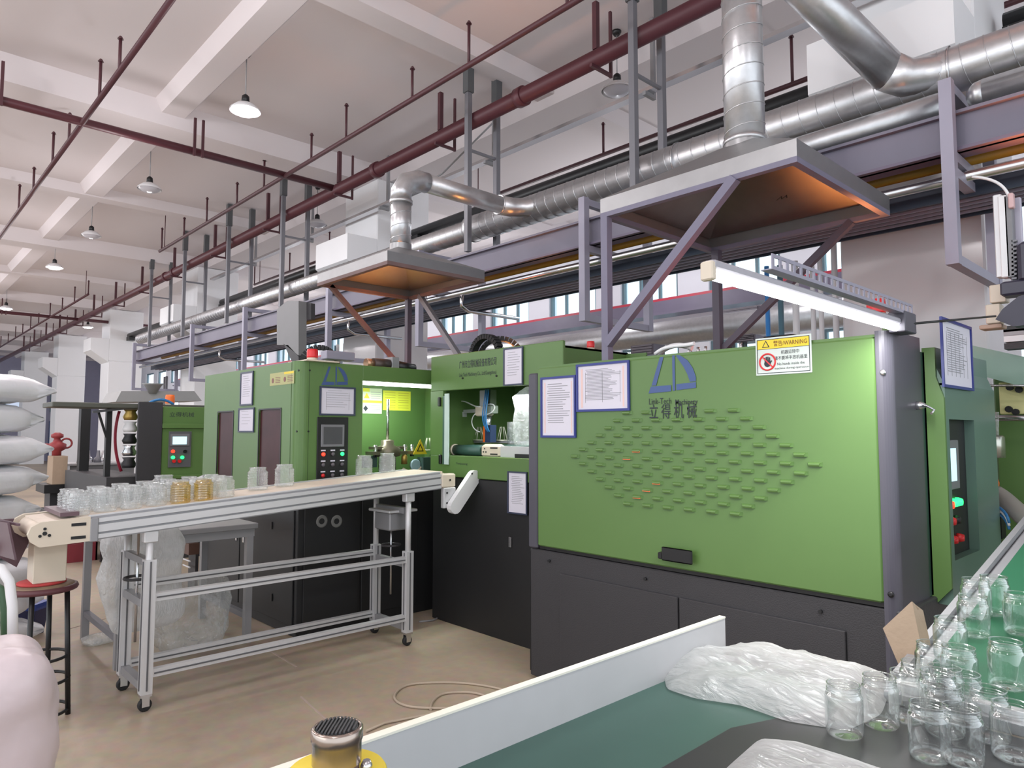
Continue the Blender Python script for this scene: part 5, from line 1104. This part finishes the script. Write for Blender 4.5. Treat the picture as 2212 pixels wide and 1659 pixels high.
part('press_column', box((XF-2.2, 2.3, .9), (XF-2.05, 2.42, 1.95)), DARK2, t); part('press_base', box((XF-2.4, 2.2, .6), (XF-.1, 2.7, 1.05)), DARK, t)
for i, (zz_, m) in enumerate(((1.15, DARK), (1.3, STEEL), (1.45, DARK2), (1.6, WHITE), (1.75, mat('brass', (180, 150, 80))))): part('fitting', MB().lathe((XF-.35, 2.5, zz_), [(.07, 0), (.09, .04), (.06, .1), (.08, .13)], 12), m, t)
lt = FX(440, 895); part('lit_sign', box((XF-.1, b.y+.42, 1.45), (XF+.01, b.y+.52, 1.85)), YEL2, t)
p0, p1 = PX(102, 878, -9.8), PX(435, 874, -9.8)
t = thing('roof_slab', 'dark slab canopy jutting left from the far green machine', 'canopy', (-9.8, 2.2, 1.9)); part('slab', box((-10.1, p0.y, 1.89), (-9.5, p1.y, 1.95), .008), mat('dark_slab', (80, 82, 74), .5), t)
part('support_post', box((-9.86, PX(236, 900, -9.8).y-.03, 0), (-9.78, PX(236, 900, -9.8).y+.03, 1.89)), DARK2, t); q0 = PX(212, 888, -9.8); q1 = PX(230, 945, -9.8); part('brace', MB().bar(q0, q1, .025), DARK2, t)
part('arm', MB().bar(PX(200, 890, -9.7), PX(345, 874, -9.7), .03), GREYST, t)
solo('red_hose', MB().tube(bez(PX(258, 888, -9.9), PX(244, 930, -9.9), PX(246, 980, -9.9), PX(262, 1018, -9.9), 16), .018, 8), HOSE, 'crimson hose hanging beside the black post at the left', 'hose')
beacon('orange beacon on the far green machine at the left', PY(367, 872, 3.1)-ZU*.02, .06, .14, ORANGE)
solo('blue_cable', MB().tube(bez(PX(320, 872, -9.6), PX(340, 858, -9.6), PX(360, 862, -9.6), PX(375, 874, -9.6), 10), .018, 6), BLUEH, 'loop of blue tubing lying on top of the far green machine', 'tubing')
t = thing('hopper_tray', 'large pale metal tray above the far green machine', 'tray', (-11, 3.4, 2)); part('tray_body', MB().prism([PX(250, 868, -11), PX(262, 845, -11), PX(420, 845, -11), PX(436, 866, -11)], (-.8, 0, 0)), mat('pale_metal', (160, 160, 160), .5, .3), t); part('tray_leg', box((-11.5, PX(340, 860, -11).y, 0), (-11.4, PX(340, 860, -11).y+.1, 1.95)), DARK, t); part('funnel', MB().lathe(PX(330, 850, -11), [(.05, 0), (.12, .12), (.16, .14)], 12), mat('pale_metal', (160, 160, 160)), t)
# bench, box, red valve figure
t = thing('grey_bench', 'long grey workbench with parts on top at the left', 'bench', (-13, 2.7, 0)); a, b = PX(146, 1002, -12.5), PX(262, 1002, -12.5)
part('bench_top', box((-13.1, a.y, a.z-.03), (-12.5, b.y+.2, a.z)), mat('bench_top', (184, 184, 186), .4), t); part('bench_body', box((-13.05, a.y+.04, 0), (-12.54, b.y+.2, a.z-.03)), GREYB, t)
for px, m in ((190, STEEL), (212, GREYST), (222, STEEL), (176, mat('greasy_metal', (128, 120, 104)))): p = PX(px, 1000, -12.7); part('bench_item', MB().lathe(p, [(.07, 0), (.06, .08), (.03, .1), (.02, .2)], 10), m, t)
a, b = PX(112, 1047, -12), PX(147, 985, -12); solo('cardboard_box', box((-12.4, a.y, a.z-.0), (-12, b.y, b.z), .004), BROWNC, 'brown cardboard box below the red valve at the left', 'box')
solo('box_pallet', box((-12.6, a.y-.1, a.z-.12), (-11.95, b.y+.15, a.z)), BLACK, 'black stand under the brown cardboard box', 'stand').location.z += 0
solo('box_stand', box((-12.5, a.y, 0), (-12.1, b.y, a.z-.12)), DARK, 'dark leg frame below the black stand at the left', 'stand')
p = PX(122, 984, -12.2); t = thing('red_valve', 'dark red valve with a ring handle on the cardboard box', 'valve', p)
part('valve_body', MB().lathe(p, [(.06, 0), (.06, .06), (.12, .1), (.12, .17), (.06, .2), (.04, .25), (.08, .27), (.08, .31), (.03, .34)], 14), PINKR, t); part('ring_handle', MB().tube(arc(p+V3((.0, .12, .18)), .07, 0, 2*pi, 16, YR, ZU)[:-1], .014, 6, closed=True), PINKR, t)
part('side_flange', MB().tube([p+V3((0, -.18, .13)), p+V3((0, -.1, .13))], .05, 12), PINKR, t)
# ================= right edge =================
# pipes beside columns
for xx, lab in ((-2.62, 'right column'), (-10.66, 'second column')):
    t = thing('riser_pipes', 'bundle of white and blue riser pipes left of the '+lab, 'pipe', (xx, 5.95, 0))
    for i, (dx, r_, m) in enumerate(((-.36, .022, mat('bright_blue_pipe', (62, 130, 196), .4)), (-.26, .026, mat('teal_pipe', (84, 116, 130), .4)), (-.1, .03, WHITE), (.03, .022, WHITE), (.12, .022, WHITE), (.22, .026, WHITE))):
        part('riser', MB().tube([(xx+dx, 5.95+(i % 2)*.05, 0), (xx+dx, 5.95+(i % 2)*.05, 3.1 if i != 5 else 3.2)], r_, 8), m, t)
for xx, lab in ((-18.9, 'third column'),): 
    t = thing('riser_pipes', 'pair of grey riser pipes beside the '+lab, 'pipe', (xx, 5.6, 0))
    for dx in (0, .16): part('riser', MB().tube([(xx+dx, 5.6, 0), (xx+dx, 5.6, 3.0)], .03, 8), GREYST, t)
# pneumatic cylinder robot
Yp = 4.3
t = thing('pneumatic_cylinder', 'white vertical pneumatic cylinder with dark motor at the right edge', 'actuator', PY(2170, 560, Yp)); 
def B(x0, y0, x1, y1, Y, d, nm, m, ch=.004): a, b = PY(x0, y1, Y), PY(x1, y0, Y); return part(nm, box((a.x, Y, a.z), (b.x, Y+d, b.z), ch), m, t)
B(2152, 418, 2162, 600, Yp+.02, .06, 'back_profile', ALU); B(2163, 420, 2174, 600, Yp, .06, 'cylinder_profile', WHITE); B(2176, 420, 2184, 600, Yp, .06, 'cylinder_profile', mat('grey_bezel', (120, 120, 124))); B(2178, 415, 2188, 450, Yp-.02, .04, 'pink_cap', mat('pink_cap', (206, 170, 170), .4)); B(2185, 425, 2204, 640, Yp+.06, .03, 'rear_plate', mat('pale_lilac_plate', (176, 172, 188), .4))
for i in range(12): p = PY(2190, 520+i*9, Yp); part('spring_coil', MB().box((p.x-.01, Yp, p.z-.005), (p.x+.012, Yp+.03, p.z+.005)), GREYST, t)
B(2198, 515, 2232, 610, Yp-.05, .12, 'dark_motor', mat('navy_motor', (52, 50, 66), .4), .02); B(2160, 600, 2230, 640, Yp-.04, .12, 'motor_mount', mat('navy_motor', (52, 50, 66)), .01)
part('dark_arm', MB().prism([PY(x, y, Yp-.05) for x, y in ((2150, 690), (2165, 668), (2200, 640), (2235, 630), (2235, 700), (2190, 705))], (0, .1, 0)), mat('navy_motor', (52, 50, 66)), t); B(2138, 612, 2172, 655, Yp+.05, .08, 'cream_block', CREAM); B(2130, 655, 2160, 700, Yp+.05, .08, 'cream_block', CREAM); B(2115, 698, 2165, 712, Yp+.02, .1, 'tan_bar', mat('tan_bar', (180, 152, 134), .5))
part('arc_cable', MB().tube(bez(PY(2100, 382, Yp), PY(2150, 385, Yp), PY(2170, 400, Yp), PY(2180, 425, Yp)), .008, 6), WHITE, t)
for i, (y0_, y1_, m) in enumerate(((712, 724, BLACK), (724, 732, ALUD), (732, 745, ALU), (748, 760, DARK))):
    Y_ = 4.9; a, b = PY(2095, y1_, Y_), PY(2300, y0_-12, Y_); part('gantry_rail', box((-1.0, Y_, a.z), (.3, Y_+.1, a.z+.035)), m, t)
# rear green machine at the right edge
Yg = 5.3
t = thing('rear_green_machine', 'green machine behind the control cabinet at the right edge', 'machine', (-.6, 5.4, 0)); a, b = PY(2098, 1110, Yg), PY(2300, 830, Yg)
part('green_panel', box((-1.15, Yg, .6), (.8, Yg+.5, 1.95), .01), GREEN2, t); part('pale_green_hood', MB().prism([PY(2095, 745, 5.0), PY(2095, 805, 5.0), PY(2300, 860, 5.0), PY(2300, 790, 5.0)], (0, .2, 0)), mat('pale_green_hood', (128, 156, 142), .3), t)
a, b = PY(2160, 895, Yg-.1), PY(2300, 820, Yg-.1); part('cream_panel', box((a.x, Yg-.1, a.z), (b.x, Yg-.05, b.z), .005), mat('yellow_cream', (226, 222, 160), .5), t)
for x, y in ((2182, 837), (2202, 842), (2180, 884), (2195, 890)): p = PY(x, y, Yg-.11); part('knob', MB().lathe(p, [(.02, -.02), (.02, 0)], 10, 'y'), BLACK, t)
part('chrome_bar', MB().tube([PY(2118, 903, 5.0), PY(2300, 903, 5.0)], .018, 10), STEEL, t); part('thin_rail', MB().tube([PY(2100, 833, 5.0), PY(2300, 833, 5.0)], .008, 6), STEEL, t)
for px in (2130, 2150): part('glass_rod', MB().tube([PY(px, 890, 4.9), PY(px, 960, 4.9)], .018, 10), CLEAR2, t)
p = PY(2142, 988, 4.9); part('cylinder_cup', MB().lathe(p, [(.07, 0), (.07, .12), (.06, .13)], 20), mat('satin_metal', (190, 190, 180), .25, .8), t)
part('orange_funnel', MB().prism([PY(x, y, 4.9) for x, y in ((2122, 1060), (2122, 992), (2132, 990), (2152, 1045), (2150, 1062))], (0, .08, 0)), ORANGE, t)
part('dark_recess', box(PY(2118, 1160, 5.0), PY(2160, 1065, 5.0)+V3((0, .1, 0))), DARK2, t)
for i, (m, w_) in enumerate(((BLUEH, 0), (WHITE, 6), (BLUEH, 14))): part('air_hose', MB().tube(bez(PY(2122, 1095+w_, 4.7), PY(2150, 1085+w_, 4.7), PY(2175, 1100+w_, 4.6), PY(2180, 1130+w_, 4.6)), .008, 6), m, t)
part('grey_pipe', MB().tube(bez(PY(2150, 1066, 4.8), PY(2170, 1075, 4.8), PY(2200, 1110, 4.7), PY(2240, 1140, 4.6)), .05, 12), mat('grey_pipe', (150, 146, 140), .5), t)
# distant wall units seen above the machines
t = thing('louvred_unit', 'dark louvred ventilation unit above the middle of the louvred machine', 'unit', PY(1370, 730, 9)); 
for x0, x1, y0_, y1_, Y_ in ((1363, 1412, 742, 770, 9.), (1585, 1632, 722, 740, 9.), (1560, 1640, 660, 690, 10.)):
    a, b = PY(x0, y1_, Y_), PY(x1, y0_, Y_); u = part('casing', box((a.x, Y_, a.z), (b.x, Y_+.3, b.z)), mat('dark_unit', (96, 90, 100), .5), t)
    part('stand', box((a.x+.05, Y_+.1, 0), (a.x+.1, Y_+.2, a.z)), DARK2, t)
    for k_ in range(4): z = a.z+(b.z-a.z)*(k_+.3)/4; part('louvre_blade', box((a.x+.03, Y_-.02, z), (b.x-.03, Y_, z+.03)), mat('dark_unit_blade', (120, 114, 122), .5), u)
solo('hose_bundle', MB().tube(bez(PY(1415, 765, 3.42), PY(1440, 742, 3.42), PY(1470, 750, 3.42), PY(1500, 742, 3.42)), .012, 8).tube(bez(PY(1420, 768, 3.46), PY(1450, 738, 3.46), PY(1475, 745, 3.46), PY(1495, 752, 3.46)), .015, 8), WHITE, 'white hoses looping above the louvred machine roof', 'hose')
